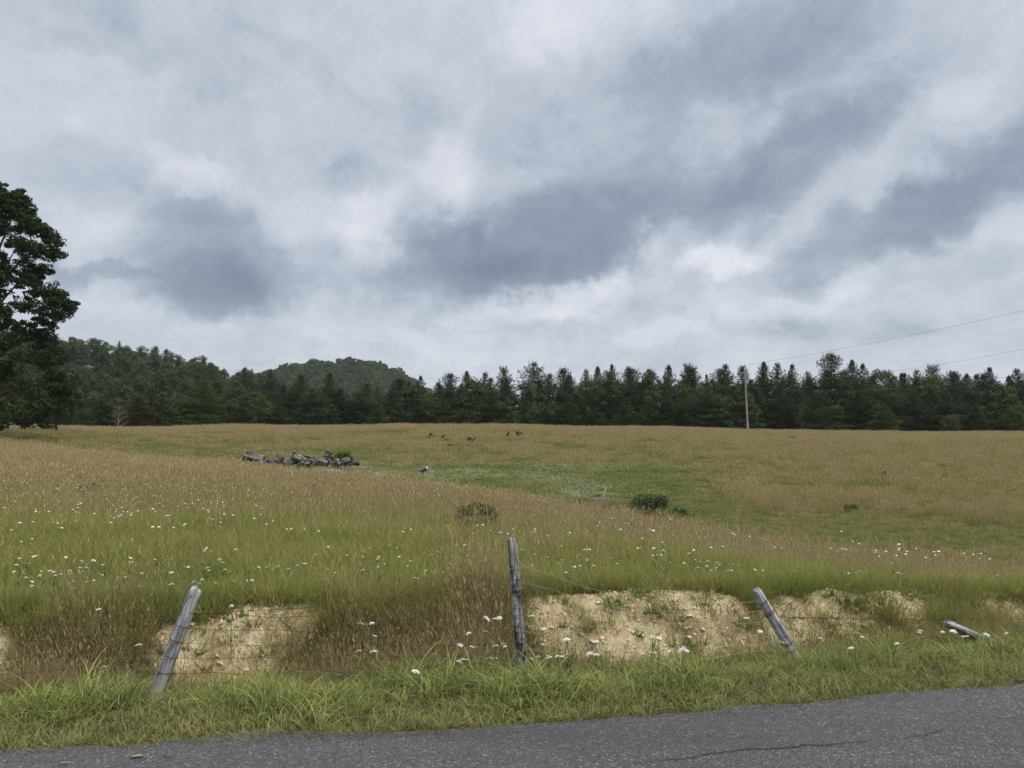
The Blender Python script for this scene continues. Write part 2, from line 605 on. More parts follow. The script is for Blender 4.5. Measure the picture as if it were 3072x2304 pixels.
def mat_ground():
    m, N, out = new_mat('field_ground')
    p = pos(N)
    n1 = N.noise(p, .35, 5, .6)
    n2 = N.noise(p, 2.2, 6, .65)
    n3 = N.noise(p, 14, 5, .6)
    green = N.mix(n2, (.065, .072, .025), (.12, .122, .042))
    hay = N.mix(n2, (.17, .13, .075), (.27, .21, .125))
    g = N.mix(attr(N, 'hay'), green, hay)
    g = N.mix(N.maprange(n1, .4, .65, 0, .4), g, (.07, .062, .03))
    thatch = N.mix(n3, (.03, .028, .014), (.12, .10, .05))
    g = N.mix(attr(N, 'verge'), g, thatch)
    # bare clay and sand
    rill = N.noise(N.vmath('MULTIPLY', p, (1.0, .35, .5)), 7.0, 6, .7)
    e1 = N.math('ADD', N.math('MULTIPLY', N.noise(p, 2.2, 6, .7), .55), N.math('MULTIPLY', rill, .45))
    e2 = N.noise(p, 26, 5, .7)
    clay = N.ramp(e1, [(.36, (.27, .19, .11)), (.46, (.47, .36, .20)), (.54, (.61, .50, .31)), (.66, (.73, .64, .44))])
    clay = N.mix(N.maprange(e2, .58, .8, 0, .5), clay, (.24, .16, .09))
    clay = N.mix(N.maprange(e2, .22, .42, .5, 0), clay, (.76, .66, .48))
    clay = N.mix(attr(N, 'soil'), clay, N.ramp(e2, [(.35, (.03, .023, .015)), (.5, (.10, .075, .047)), (.65, (.26, .20, .13))]))
    bf = N.maprange(N.math('ADD', attr(N, 'bare'), N.math('MULTIPLY', N.math('SUBTRACT', e2, .5), .5)), .30, .55)
    col = N.mix(bf, g, clay)
    litter = N.mix(n2, (.018, .014, .008), (.05, .035, .02))
    col = N.mix(attr(N, 'wood'), col, litter)
    principled(N, out, col, .95, N.math('ADD', e2, N.math('MULTIPLY', n3, 1.5)), 1.0, .05, .1)
    return m


def mat_asphalt():
    m, N, out = new_mat('asphalt')
    p = pos(N)
    v = N.add('ShaderNodeTexVoronoi', feature='F1')
    N.set(v.inputs['Vector'], p)
    v.inputs['Scale'].default_value = 95
    chip = N.add('ShaderNodeSeparateColor')
    N.l.new(v.outputs['Color'], chip.inputs[0])
    v2 = N.add('ShaderNodeTexVoronoi', feature='F1')
    N.set(v2.inputs['Vector'], p)
    v2.inputs['Scale'].default_value = 210
    c2 = N.add('ShaderNodeSeparateColor')
    N.l.new(v2.outputs['Color'], c2.inputs[0])
    big = N.noise(p, .8, 5, .6)
    base = N.mix(big, (.042, .041, .042), (.070, .068, .068))
    stone = N.ramp(chip.outputs[0], [(0, (.020, .020, .020)), (.45, (.046, .045, .045)), (.75, (.080, .078, .077)), (.93, (.16, .155, .15)), (1, (.52, .51, .49))])
    fine = N.ramp(c2.outputs[1], [(0, (.016, .016, .016)), (.6, (.065, .063, .062)), (1, (.28, .27, .265))])
    col = N.mix(.55, base, stone)
    col = N.mix(.40, col, fine)
    lane = N.noise(N.vmath('MULTIPLY', p, (.10, 1.0, 1.0)), 2.2, 4, .6)
    col = N.mix(N.maprange(lane, .42, .70, 0, .45), col, (.034, .033, .033))
    wear = N.noise(p, 2.5, 4, .6)
    col = N.mix(N.maprange(wear, .55, .8, 0, .35), col, (.09, .088, .087))
    hgt = N.math('ADD', N.math('MULTIPLY', v.outputs['Distance'], -1.2), N.math('MULTIPLY', v2.outputs['Distance'], -.5))
    principled(N, out, col, .78, hgt, .8, .012, .35)
    return m


def mat_blade(name, c_root, c_a, c_b, c_tip, patch=None, pscale=.6, trans=.35, tipstart=.75):
    m, N, out = new_mat(name)
    oi = N.add('ShaderNodeObjectInfo')
    tn = attr(N, 'tone')
    col = N.mix(N.math('ADD', N.math('MULTIPLY', oi.outputs['Random'], .45), N.math('MULTIPLY', tn, .55)), c_a, c_b)
    p = pos(N)
    if patch is not None:
        n = N.noise(p, pscale, 3, .6)
        col = N.mix(N.maprange(n, .42, .66, 0, .85), col, patch)
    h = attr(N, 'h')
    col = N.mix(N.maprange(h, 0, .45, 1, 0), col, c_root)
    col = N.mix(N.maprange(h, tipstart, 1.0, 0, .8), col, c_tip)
    col = N.vmath('SCALE', col, N.math('MULTIPLY_ADD', tn, .65, .70))
    dif = N.add('ShaderNodeBsdfDiffuse')
    tr = N.add('ShaderNodeBsdfTranslucent')
    N.set(dif.inputs[0], col)
    N.set(tr.inputs[0], col)
    mx = N.add('ShaderNodeMixShader')
    mx.inputs[0].default_value = trans
    N.l.new(dif.outputs[0], mx.inputs[1])
    N.l.new(tr.outputs[0], mx.inputs[2])
    N.l.new(mx.outputs[0], out.inputs[0])
    return m


def mat_leaf(name, a, b, c, trans=.22, pscale=.35):
    """foliage: colour differs from tree to tree and from spray to spray; the paler c stands in for lit leaves."""
    m, N, out = new_mat(name)
    oi = N.add('ShaderNodeObjectInfo')
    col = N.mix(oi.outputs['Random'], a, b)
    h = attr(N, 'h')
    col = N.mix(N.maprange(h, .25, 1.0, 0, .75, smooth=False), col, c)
    dif = N.add('ShaderNodeBsdfDiffuse')
    tr = N.add('ShaderNodeBsdfTranslucent')
    N.set(dif.inputs[0], col)
    N.set(tr.inputs[0], col)
    mx = N.add('ShaderNodeMixShader')
    mx.inputs[0].default_value = trans
    N.l.new(dif.outputs[0], mx.inputs[1])
    N.l.new(tr.outputs[0], mx.inputs[2])
    N.l.new(mx.outputs[0], out.inputs[0])
    return m


def mat_wood(name, light, mid, dark, scale=1.0, darkness=.5):
    m, N, out = new_mat(name)
    tc = N.add('ShaderNodeTexCoord')
    oi = N.add('ShaderNodeObjectInfo')
    off = N.vmath('SCALE', (3.1, 7.7, 5.3), N.math('MULTIPLY', oi.outputs['Random'], 9.0))
    v = N.vmath('ADD', tc.outputs['Object'], off)
    vs = N.vmath('MULTIPLY', v, (1, 1, .08))
    grain = N.noise(vs, 42 * scale, 6, .75)
    vs2 = N.vmath('MULTIPLY', v, (1, 1, .14))
    grain2 = N.noise(vs2, 20 * scale, 5, .7)
    blot = N.noise(N.vmath('MULTIPLY', v, (1, 1, .45)), 9 * scale, 6, .7)
    spk = N.noise(v, 55 * scale, 4, .75)
    col = N.ramp(N.math('ADD', N.math('MULTIPLY', grain, .6), N.math('MULTIPLY', grain2, .4)), [(.40, dark), (.49, mid), (.58, light)])
    col = N.mix(N.maprange(blot, darkness, darkness + .12, 0, .9), col, dark)
    col = N.mix(N.maprange(spk, .58, .66, 0, .8), col, (.42, .43, .42))
    principled(N, out, col, .9, N.math('ADD', grain, N.math('MULTIPLY', grain2, 1.5)), .9, .006, .15)
    return m


def mat_simple(name, a, b, scale=30, rough=.8, spec=.3, metal=0.0):
    m, N, out = new_mat(name)
    p = pos(N)
    n = N.noise(p, scale, 4, .6)
    pr = principled(N, out, N.mix(n, a, b), rough, n, .3, .01, spec)
    pr.inputs['Metallic'].default_value = metal
    return m


M = {}
M['ground'] = mat_ground()
M['asphalt'] = mat_asphalt()
M['crack'] = mat_simple('tar_crack', (.008, .008, .009), (.02, .018, .018))
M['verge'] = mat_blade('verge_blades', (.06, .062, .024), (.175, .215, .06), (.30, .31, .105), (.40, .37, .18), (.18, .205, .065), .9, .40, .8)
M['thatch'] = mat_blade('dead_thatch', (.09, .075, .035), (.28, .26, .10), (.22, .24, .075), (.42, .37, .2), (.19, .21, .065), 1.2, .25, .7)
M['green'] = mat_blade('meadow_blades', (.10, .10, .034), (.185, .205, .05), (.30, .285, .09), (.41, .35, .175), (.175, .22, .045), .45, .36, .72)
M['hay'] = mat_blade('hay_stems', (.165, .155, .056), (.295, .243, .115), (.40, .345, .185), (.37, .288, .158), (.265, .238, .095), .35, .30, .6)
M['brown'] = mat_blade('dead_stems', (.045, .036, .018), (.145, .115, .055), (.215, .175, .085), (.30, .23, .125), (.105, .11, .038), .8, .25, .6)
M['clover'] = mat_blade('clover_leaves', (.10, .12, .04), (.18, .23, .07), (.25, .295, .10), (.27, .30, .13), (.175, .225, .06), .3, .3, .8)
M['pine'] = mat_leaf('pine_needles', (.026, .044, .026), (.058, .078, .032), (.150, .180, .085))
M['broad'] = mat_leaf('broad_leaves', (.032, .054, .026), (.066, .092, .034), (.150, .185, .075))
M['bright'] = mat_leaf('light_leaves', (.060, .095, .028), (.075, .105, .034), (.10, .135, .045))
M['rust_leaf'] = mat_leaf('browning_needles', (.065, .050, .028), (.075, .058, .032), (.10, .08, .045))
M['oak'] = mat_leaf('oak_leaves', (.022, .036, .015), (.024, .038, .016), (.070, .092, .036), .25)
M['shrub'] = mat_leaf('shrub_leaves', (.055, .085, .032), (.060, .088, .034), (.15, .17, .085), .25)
M['bark'] = mat_simple('bark', (.035, .028, .022), (.085, .072, .06), 6)
M['palebark'] = mat_simple('pale_bark', (.12, .115, .10), (.21, .20, .175), 6)
M['post'] = mat_wood('weathered_post', (.42, .42, .41), (.24, .24, .238), (.05, .048, .048), 1.0, .54)
M['darkpost'] = mat_wood('dark_weathered_post', (.44, .43, .40), (.22, .215, .205), (.022, .020, .020), 1.0, .43)
M['log'] = mat_wood('weathered_log', (.27, .25, .225), (.115, .10, .09), (.022, .018, .015), .22, .48)
M['cut'] = mat_simple('cut_wood', (.32, .27, .19), (.46, .40, .30), 12)
M['pole'] = mat_wood('pole_wood', (.36, .34, .29), (.25, .235, .20), (.12, .11, .095), .3, .7)
M['rust'] = mat_simple('rusty_wire', (.030, .017, .011), (.085, .045, .026), 40, .8)
M['zinc'] = mat_simple('galvanised_wire', (.17, .175, .17), (.28, .285, .28), 40, .55, .5)
M['cable'] = mat_simple('aluminium_cable', (.11, .115, .115), (.15, .16, .16), 10, .6, .5)
M['steel'] = mat_simple('grey_steel', (.16, .17, .18), (.22, .23, .24), 10, .5, .5)
M['white'] = mat_simple('white_petals', (.50, .51, .42), (.68, .68, .58), 60, .9, .1)
M['stem'] = mat_simple('flower_stem', (.09, .12, .04), (.15, .16, .06), 30)
M['yellow'] = mat_simple('yellow_petals', (.65, .42, .02), (.75, .50, .04), 60)
M['pink'] = mat_simple('pink_petals', (.50, .25, .38), (.60, .34, .46), 60)
M['blue'] = mat_simple('blue_petals', (.16, .17, .55), (.22, .24, .65), 60)
M['gravel'] = mat_simple('gravel_mound', (.13, .12, .105), (.24, .22, .195), 9, .95)
M['clay'] = mat_simple('clay_clods', (.40, .28, .16), (.66, .54, .36), 14, .95, .1)
M['stone'] = mat_simple('grey_stone', (.20, .20, .19), (.34, .335, .32), 5, .9)
M['deadleaf'] = mat_simple('dead_leaf', (.30, .20, .12), (.42, .31, .20), 40)
M['straw'] = mat_simple('straw', (.36, .30, .17), (.48, .41, .26), 40)

# ------------------------------------------------------------------ ground and road
build_terrain(M['ground'])


def build_road():
    xs = axis([(-300, -40, 20), (-40, -9, 1.0), (-9, 9, .06), (9, 40, 1.0), (40, 300, 20)])
    e = edge_y(xs) + (vnoise(xs, xs * 0, .35, 5) - .5) * .06 + (vnoise(xs, xs * 0, .09, 6) - .5) * .035
    # a lip of old asphalt sticks out into the grass
    e = e + .10 * np.exp(-((xs + 1.35) / .28) ** 2)
    rows = [e, e, e - .12, e - .6, e - 1.6, e - 3.4, e - 6.2, e - 6.2]
    zz = [-.10, -.004, .0, .008, .02, .035, 0.0, -.1]
    V, F = [], []
    n = len(xs)
    for yy, z in zip(rows, zz):
        V.append(np.stack([xs, yy, np.full(n, z)], 1))
    for r in range(len(rows) - 1):
        for i in range(n - 1):
            F.append((r * n + i, (r + 1) * n + i, (r + 1) * n + i + 1, r * n + i + 1))
    mb = MB()
    mb.add(np.concatenate(V), F)
    o = mb.build('road', M['asphalt'])
    o['kind'] = 'structure'
    # cracks: thin open seams on the surface, children of the road
    def road_z(x, y):
        k = float(edge_y(np.array([x]))[0]) - y
        return float(np.interp(k, [0, .12, .6, 1.6, 3.4, 6.2], [-.004, 0, .008, .02, .035, 0]))
    for line in ([(1880, 2292), (1968, 2286), (2060, 2281), (2140, 2268), (2230, 2259), (2330, 2256), (2420, 2244), (2480, 2245), (2560, 2236), (2620, 2227)],
                 [(2690, 2218), (2760, 2208), (2830, 2196)], [(2980, 2158), (3060, 2152)]):
        pts = []
        for px, py in line:
            u, v = ray(px, py)
            d = EYE / -v
            pts.append((u * d, d))
        pts = np.array(pts)
        tt = np.linspace(0, len(pts) - 1, 14 * len(pts))
        xx = np.interp(tt, np.arange(len(pts)), pts[:, 0]) + rng.normal(0, .004, len(tt))
        yy = np.interp(tt, np.arange(len(pts)), pts[:, 1]) + rng.normal(0, .006, len(tt)) + .05 * (vnoise(tt, tt * 0, 4.0, 14) - .5)
        wv = .001 + .006 * vnoise(tt, tt * 0, 2.0, 4) ** 1.5
        wv[0] = wv[-1] = .001
        mb = MB()
        V, F = [], []
        for i in range(len(tt)):
            z = road_z(xx[i], yy[i]) + .004
            V += [(xx[i], yy[i] - wv[i], z), (xx[i], yy[i] + wv[i], z)]
            if i:
                F.append((2 * i - 2, 2 * i, 2 * i + 1, 2 * i - 1))
        mb.add(V, F)
        mb.build('crack', M['crack'], o)
    return road_z


road_z = build_road()

# ------------------------------------------------------------------ grass tufts and their scattering
SRC = {}


def source_collection(name):
    c = bpy.data.collections.new(name)
    SRC[name] = c
    return c


def blade(mb, x, y, h, w, az, lean, curl, segs=4, mat=0, z0=0.0, face=None):
    """one tapering, bending blade."""
    s = np.linspace(0, 1, segs + 1)
    ang = lean + curl * s ** 1.4
    dr = np.sin(ang)
    dz = np.cos(ang)
    rr = np.concatenate([[0], np.cumsum((dr[1:] + dr[:-1]) * .5)]) / segs * h
    zz = np.concatenate([[0], np.cumsum((dz[1:] + dz[:-1]) * .5)]) / segs * h
    ca, sa = math.cos(az), math.sin(az)
    f = az + math.pi / 2 if face is None else face
    cf, sf = math.cos(f), math.sin(f)
    ww = w * (1 - s ** 1.8) * .5 + w * .04
    cx, cyy, cz = x + rr * ca, y + rr * sa, z0 + zz
    V = np.empty((2 * (segs + 1), 3))
    V[0::2] = np.stack([cx - ww * cf, cyy - ww * sf, cz], 1)
    V[1::2] = np.stack([cx + ww * cf, cyy + ww * sf, cz], 1)
    F = [(2 * i, 2 * i + 1, 2 * i + 3, 2 * i + 2) for i in range(segs)]
    mb.add(V, F, mat, np.repeat(s, 2))
    return cx[-1], cyy[-1], cz[-1]


def tuft(name, coll, mat, n, rad, h, w, lean=.25, curl=.8, segs=3, head=None, seed=0):
    r = random.Random(seed)
    mb = MB()
    for i in range(n):
        a = r.uniform(0, 2 * math.pi)
        q = rad * math.sqrt(r.random())
        hh = r.uniform(*h)
        az = r.gauss(a, .9)
        ln = abs(r.gauss(0, lean))
        cu = abs(r.gauss(curl, curl * .4))
        x, y = q * math.cos(a), q * math.sin(a)
        tip = blade(mb, x, y, hh, r.uniform(*w), az, ln, cu, segs, face=r.uniform(0, math.pi))
        if head:
            hl, hw = head[0] * r.uniform(.7, 1.3), head[1] * r.uniform(.7, 1.3)
            d = Vector((math.cos(az) * .35, math.sin(az) * .35, 1)).normalized()
            f = r.uniform(0, math.pi)
            sx, sy = math.cos(f) * hw, math.sin(f) * hw
            tx, ty, tz = tip
            V = [(tx, ty, tz - hl * .2), (tx + d.x * hl * .35 - sx, ty + d.y * hl * .35 - sy, tz + hl * .3), (tx + d.x * hl, ty + d.y * hl, tz + hl * .8), (tx + d.x * hl * .35 + sx, ty + d.y * hl * .35 + sy, tz + hl * .3)]
            mb.add(V, [(0, 1, 2, 3)], 0, .95)
    o = bpy.data.objects.new(name, mb.mesh(name, [mat]))
    coll.objects.link(o)


_groups = {}


def scatter_group(collname):
    if collname in _groups:
        return _groups[collname]
    g = bpy.data.node_groups.new('scatter_' + collname, 'GeometryNodeTree')
    g.interface.new_socket('Geometry', in_out='INPUT', socket_type='NodeSocketGeometry')
    g.interface.new_socket('Geometry', in_out='OUTPUT', socket_type='NodeSocketGeometry')
    n, l = g.nodes, g.links
    gi, go = n.new('NodeGroupInput'), n.new('NodeGroupOutput')
    ci = n.new('GeometryNodeCollectionInfo')
    ci.inputs['Collection'].default_value = SRC[collname]
    ci.inputs['Separate Children'].default_value = True
    ci.inputs['Reset Children'].default_value = True
    ip = n.new('GeometryNodeInstanceOnPoints')
    ip.inputs['Pick Instance'].default_value = True

    def na(name, typ):
        a = n.new('GeometryNodeInputNamedAttribute')
        a.data_type = typ
        a.inputs['Name'].default_value = name
        return a.outputs['Attribute']
    l.new(gi.outputs[0], ip.inputs['Points'])
    l.new(ci.outputs[0], ip.inputs['Instance'])
    l.new(na('pick', 'INT'), ip.inputs['Instance Index'])
    l.new(na('rot', 'FLOAT_VECTOR'), ip.inputs['Rotation'])
    l.new(na('scl', 'FLOAT_VECTOR'), ip.inputs['Scale'])
    l.new(ip.outputs[0], go.inputs[0])
    _groups[collname] = g
    return g


def scatter(name, collname, x, y, scale, zscale=None, tilt=.12, zoff=0.0, z=None, label=None):
    n = len(x)
    me = bpy.data.meshes.new(name)
    me.vertices.add(n)
    zz = (Z(x, y) if z is None else z) + zoff
    me.vertices.foreach_set('co', np.stack([x, y, zz], 1).reshape(-1).astype(np.float32))
    a = me.attributes.new('pick', 'INT', 'POINT')
    a.data.foreach_set('value', rng.integers(0, len(SRC[collname].objects), n).astype(np.int32))
    a = me.attributes.new('rot', 'FLOAT_VECTOR', 'POINT')
    rot = np.stack([rng.normal(0, tilt, n), rng.normal(0, tilt, n), rng.uniform(0, 2 * math.pi, n)], 1)
    a.data.foreach_set('vector', rot.reshape(-1).astype(np.float32))
    a = me.attributes.new('scl', 'FLOAT_VECTOR', 'POINT')
    zs = scale if zscale is None else zscale
    a.data.foreach_set('vector', np.stack([scale, scale, zs], 1).reshape(-1).astype(np.float32))
    o = link(bpy.data.objects.new(name, me))
    md = o.modifiers.new('scatter', 'NODES')
    md.node_group = scatter_group(collname)
    o['kind'] = 'stuff'
    if label:
        o['label'] = label
    return o


def wedge(y0, y1, dens, um=.82, margin=1.5):
    """random points in the strip of land seen between two distances."""
    area = um * (y1 * y1 - y0 * y0) + 2 * margin * (y1 - y0)
    n = int(area * dens)
    y = np.sqrt(rng.uniform(y0 * y0, y1 * y1, n))
    x = rng.uniform(-1, 1, n) * (um * y + margin)
    return x, y


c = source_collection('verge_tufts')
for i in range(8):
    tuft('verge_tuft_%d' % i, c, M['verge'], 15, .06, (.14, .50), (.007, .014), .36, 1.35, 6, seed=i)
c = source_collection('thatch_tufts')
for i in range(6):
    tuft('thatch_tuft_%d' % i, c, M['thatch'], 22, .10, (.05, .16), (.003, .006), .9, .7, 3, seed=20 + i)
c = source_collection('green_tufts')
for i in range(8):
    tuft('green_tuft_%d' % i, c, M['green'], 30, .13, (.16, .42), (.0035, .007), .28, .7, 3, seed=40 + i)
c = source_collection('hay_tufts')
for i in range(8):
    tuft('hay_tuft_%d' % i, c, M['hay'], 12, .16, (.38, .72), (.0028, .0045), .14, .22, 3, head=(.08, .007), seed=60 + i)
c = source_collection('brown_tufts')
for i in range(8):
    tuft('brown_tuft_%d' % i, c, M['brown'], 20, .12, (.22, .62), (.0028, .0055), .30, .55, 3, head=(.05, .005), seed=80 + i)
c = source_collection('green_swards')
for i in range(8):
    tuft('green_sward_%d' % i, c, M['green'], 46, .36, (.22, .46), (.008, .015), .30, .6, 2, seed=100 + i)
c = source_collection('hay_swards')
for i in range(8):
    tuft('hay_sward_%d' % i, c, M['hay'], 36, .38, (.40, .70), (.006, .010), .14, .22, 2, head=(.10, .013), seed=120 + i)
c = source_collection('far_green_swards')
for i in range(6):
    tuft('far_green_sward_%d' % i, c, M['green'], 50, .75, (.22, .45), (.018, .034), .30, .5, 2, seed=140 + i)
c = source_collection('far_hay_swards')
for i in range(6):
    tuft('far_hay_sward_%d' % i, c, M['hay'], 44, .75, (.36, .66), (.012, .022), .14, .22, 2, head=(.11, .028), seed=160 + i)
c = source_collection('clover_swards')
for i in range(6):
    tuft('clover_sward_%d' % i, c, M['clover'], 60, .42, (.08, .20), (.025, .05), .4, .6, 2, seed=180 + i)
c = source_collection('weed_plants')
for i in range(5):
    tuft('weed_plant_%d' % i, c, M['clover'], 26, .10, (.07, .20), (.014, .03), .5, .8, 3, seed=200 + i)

c = source_collection('clods')
for i in range(4):
    r_ = np.random.default_rng(900 + i)
    mb = MB()
    ph_ = np.arange(6) * math.pi / 3
    V_ = [(0, 0, -.03)] + [(math.cos(a) * .04 * r_.uniform(.6, 1.2), math.sin(a) * .04 * r_.uniform(.6, 1.2), r_.uniform(-.01, .012)) for a in ph_] + [(r_.normal(0, .01), r_.normal(0, .01), .035 * r_.uniform(.6, 1.2))]
    mb.add(V_, [(0, (j + 1) % 6 + 1, j + 1) for j in range(6)] + [(7, j + 1, (j + 1) % 6 + 1) for j in range(6)])
    c.objects.link(bpy.data.objects.new('clod_%d' % i, mb.mesh('clod', [M['clay']])))


def scatter_grass():
    # --- verge strip between road and fence
    n = 5600
    x = rng.uniform(-7.5, 9.5, n)
    t = rng.beta(1.15, 1.15, n) * 1.8 + .04
    y = edge_y(x) + t * 1.02
    keep = rng.random(n) < np.clip(.42 + .55 * sstep(.05, .35, t) + (fbm(x, y, .45, 2, 91) - .5) * 2.2, 0.06, 1)
    x, y, t = x[keep], y[keep], t[keep]
    hgt = (.45 + .55 * sstep(.1, .7, t)) * (.15 + 2.1 * fbm(x, y, .55, 2, 92) ** 1.5) * rng.uniform(.7, 1.3, len(x))
    hgt *= (.70 + .30 * sstep(-2.6, -1.6, x)) * (1 - .35 * sstep(1.2, 1.7, t)) * .54 * (1 - .22 * sstep(-.5, .3, x)) * (1 - .28 * sstep(1.5, 3, x)) * (1 - .3 * sstep(.75, 1.2, t) * sstep(-1, 0, x))
    scatter('verge_grass', 'verge_tufts', x, y, hgt * 1.4, hgt)
    n = 5200
    x = rng.uniform(-7.5, 9.5, n)
    t = rng.uniform(0, 1, n) ** 1.6 * 1.5 + .0
    y = edge_y(x) + t - .015
    s = rng.uniform(.5, 1.0, n)
    scatter('verge_thatch', 'thatch_tufts', x, y, s, s * rng.uniform(.5, 1.0, n))
    # --- bank: dead brown stems, with bare earth left open
    n = 9000
    x = rng.uniform(-8.5, 10.5, n)
    t = rng.uniform(1.45, 3.35, n)
    y = edge_y(x) + t * 1.02
    b = bare(x, y)
    mid = .8 * np.exp(-((x + .75) / 1.15) ** 2) + .7 * np.exp(-((x + 3.55) / .7) ** 2) + .15 * (x > 2.4)
    p = (1 - sstep(.15, .6, b)) * np.clip(.25 + .9 * mid, 0, 1) + .13
    keep = rng.random(n) < p
    x, y, t, mid = x[keep], y[keep], t[keep], mid[keep]
    s = rng.uniform(.55, 1.0, len(x)) * (.55 + .45 * np.clip(mid, 0, 1)) * (1.05 - .55 * sstep(2.3, 3.1, t) * (1 - .6 * np.exp(-((x + .2) / .45) ** 2)))
    scatter('bank_dead_grass', 'brown_tufts', x, y, s, s * rng.uniform(.75, 1.15, len(x)), .25)
    x = np.concatenate([rng.normal(-.33, .15, 130), rng.normal(-3.55, .28, 60), rng.normal(-1.6, .35, 25)])
    t = rng.uniform(1.9, 3.35, len(x))
    y = edge_y(x) + t * 1.02
    s = rng.uniform(.5, .85, len(x))
    scatter('bank_hay', 'hay_tufts', x, y, s, s * rng.uniform(.75, 1.1, len(x)), .12)
    n = 8000
    x = rng.uniform(-8.5, 10.5, n)
    t = rng.uniform(1.5, 3.4, n)
    y = edge_y(x) + t * 1.02
    b = bare(x, y)
    p = (1 - sstep(.15, .75, b)) * (.45 + .7 * sstep(2.3, 2.9, t) + .5 * (x > 2.0) + .8 * (fbm(x, y, .6, 2, 95) - .4)) + .06 + .32 * (1 - sstep(1.9, 2.6, t))
    keep = rng.random(n) < p
    x, y = x[keep], y[keep]
    s = rng.uniform(.4, .85, len(x))
    scatter('bank_green_grass', 'green_tufts', x, y, s, s, .3)
    n = 9500
    x = rng.uniform(-8, 10, n)
    t = rng.uniform(1.8, 3.3, n)
    y = edge_y(x) + t * 1.02
    keep = (bare(x, y) > .12) & (rng.random(n) < .15 + 1.6 * (fbm(x, y, .35, 2, 99) - .42))
    x, y = x[keep], y[keep]
    s = rng.uniform(.5, 1.3, len(x))
    scatter('bank_thatch', 'thatch_tufts', x, y, s, s, .5)
    n = 7000
    x = rng.uniform(-8, 10, n)
    t = rng.uniform(1.8, 3.2, n)
    y = edge_y(x) + t * 1.02
    keep = (bare(x, y) > .25) & (rng.random(n) < .2 + .8 * (fbm(x, y, .3, 2, 100) > .5))
    x, y = x[keep], y[keep]
    s = rng.uniform(.25, 1.0, len(x)) ** 2.2
    scatter('bank_clods', 'clods', x, y, s, s * rng.uniform(.5, 1, len(x)), .6)
    n = 1500
    x = rng.uniform(-8, 10, n)
    t = rng.uniform(1.7, 3.3, n)
    y = edge_y(x) + t * 1.02
    keep = rng.random(n) < .12 + .6 * (fbm(x, y, .5, 2, 97) > .55)
    x, y = x[keep], y[keep]
    s = rng.uniform(.3, .85, len(x))
    scatter('bank_weeds', 'weed_plants', x, y, s, s, .3)
    # --- near meadow
    gx, gy, hx, hy = [], [], [], []
    for y0, y1, dg, dh in ((7.0, 11, 90, 17), (11, 15, 62, 28), (15, 22, 36, 30)):
        x, y = wedge(y0, y1, dg)
        k = (t_of(x, y) > 2.95) & (rng.random(len(x)) < 1 - .45 * tan_amount(x, y)) & (bare(x, y) < .35)
        gx.append(x[k]); gy.append(y[k])
        x, y = wedge(y0, y1, dh)
        k = (t_of(x, y) > 3.5) & (rng.random(len(x)) < .10 + 1.0 * tan_amount(x, y))
        hx.append(x[k]); hy.append(y[k])
    x, y = np.concatenate(gx), np.concatenate(gy)
    s = rng.uniform(.7, 1.2, len(x)) * (.62 + .40 * sstep(8, 12, y)) * (.7 + .6 * fbm(x, y, 1.6, 2, 93))
    scatter('meadow_grass', 'green_tufts', x, y, s * 1.1, s)
    x, y = np.concatenate(hx), np.concatenate(hy)
    s = rng.uniform(.65, 1.12, len(x)) * (.8 + .2 * sstep(9, 14, y))
    scatter('meadow_hay', 'hay_tufts', x, y, s, s * rng.uniform(.8, 1.1, len(x)), .06)
    # --- middle distance
    gx, gy, hx, hy = [], [], [], []
    for y0, y1, dg, dh in ((20, 32, 9, 12), (32, 48, 6, 7)):
        x, y = wedge(y0, y1, dg)
        k = (rng.random(len(x)) < 1 - .5 * tan_amount(x, y)) & (bare(x, y) < .3)
        gx.append(x[k]); gy.append(y[k])
        x, y = wedge(y0, y1, dh)
        k = (rng.random(len(x)) < .02 + 1.0 * tan_amount(x, y)) & (bare(x, y) < .3)
        hx.append(x[k]); hy.append(y[k])
    x, y = np.concatenate(gx), np.concatenate(gy)
    s = rng.uniform(.7, 1.15, len(x))
    scatter('meadow_sward', 'green_swards', x, y, s, s * (.55 + .35 * (tan_amount(x, y) > .3)))
    x, y = np.concatenate(hx), np.concatenate(hy)
    s = rng.uniform(.75, 1.1, len(x))
    scatter('hay_sward', 'hay_swards', x, y, s, s * rng.uniform(.8, 1.1, len(x)), .06)
    # --- the far slope
    x, y = wedge(46, 133, 1.9)
    k = (rng.random(len(x)) < 1 - .5 * tan_amount(x, y)) & (bare(x, y) < .3)
    x, y = x[k], y[k]
    s = rng.uniform(.75, 1.2, len(x))
    scatter('far_sward', 'far_green_swards', x, y, s, s * (.5 + .4 * (tan_amount(x, y) > .3)))
    x, y = wedge(46, 133, 2.0)
    k = (rng.random(len(x)) < .03 + .97 * tan_amount(x, y)) & (bare(x, y) < .3)
    x, y = x[k], y[k]
    s = rng.uniform(.75, 1.1, len(x))
    scatter('far_hay', 'far_hay_swards', x, y, s, s * rng.uniform(.75, 1.1, len(x)), .06)
    # --- clover in the swale
    x, y = wedge(36, 66, 6)
    u = x / y
    z = Z(x, y)
    m = (sstep(-1.0, -1.6, z)) * sstep(-.34, -.22, u) * (1 - sstep(.16, .30, u))
    k = (rng.random(len(x)) < m) & (bare(x, y) < .3)
    x, y = x[k], y[k]
    s = rng.uniform(.7, 1.3, len(x))
    scatter('clover', 'clover_swards', x, y, s, s)


scatter_grass()


c = source_collection('chips')
for i in range(3):
    o_ = bpy.data.objects.new('chip_%d' % i, SRC['clods'].objects[i].data.copy())
    o_.data.materials[0] = M['gravel']
    c.objects.link(o_)


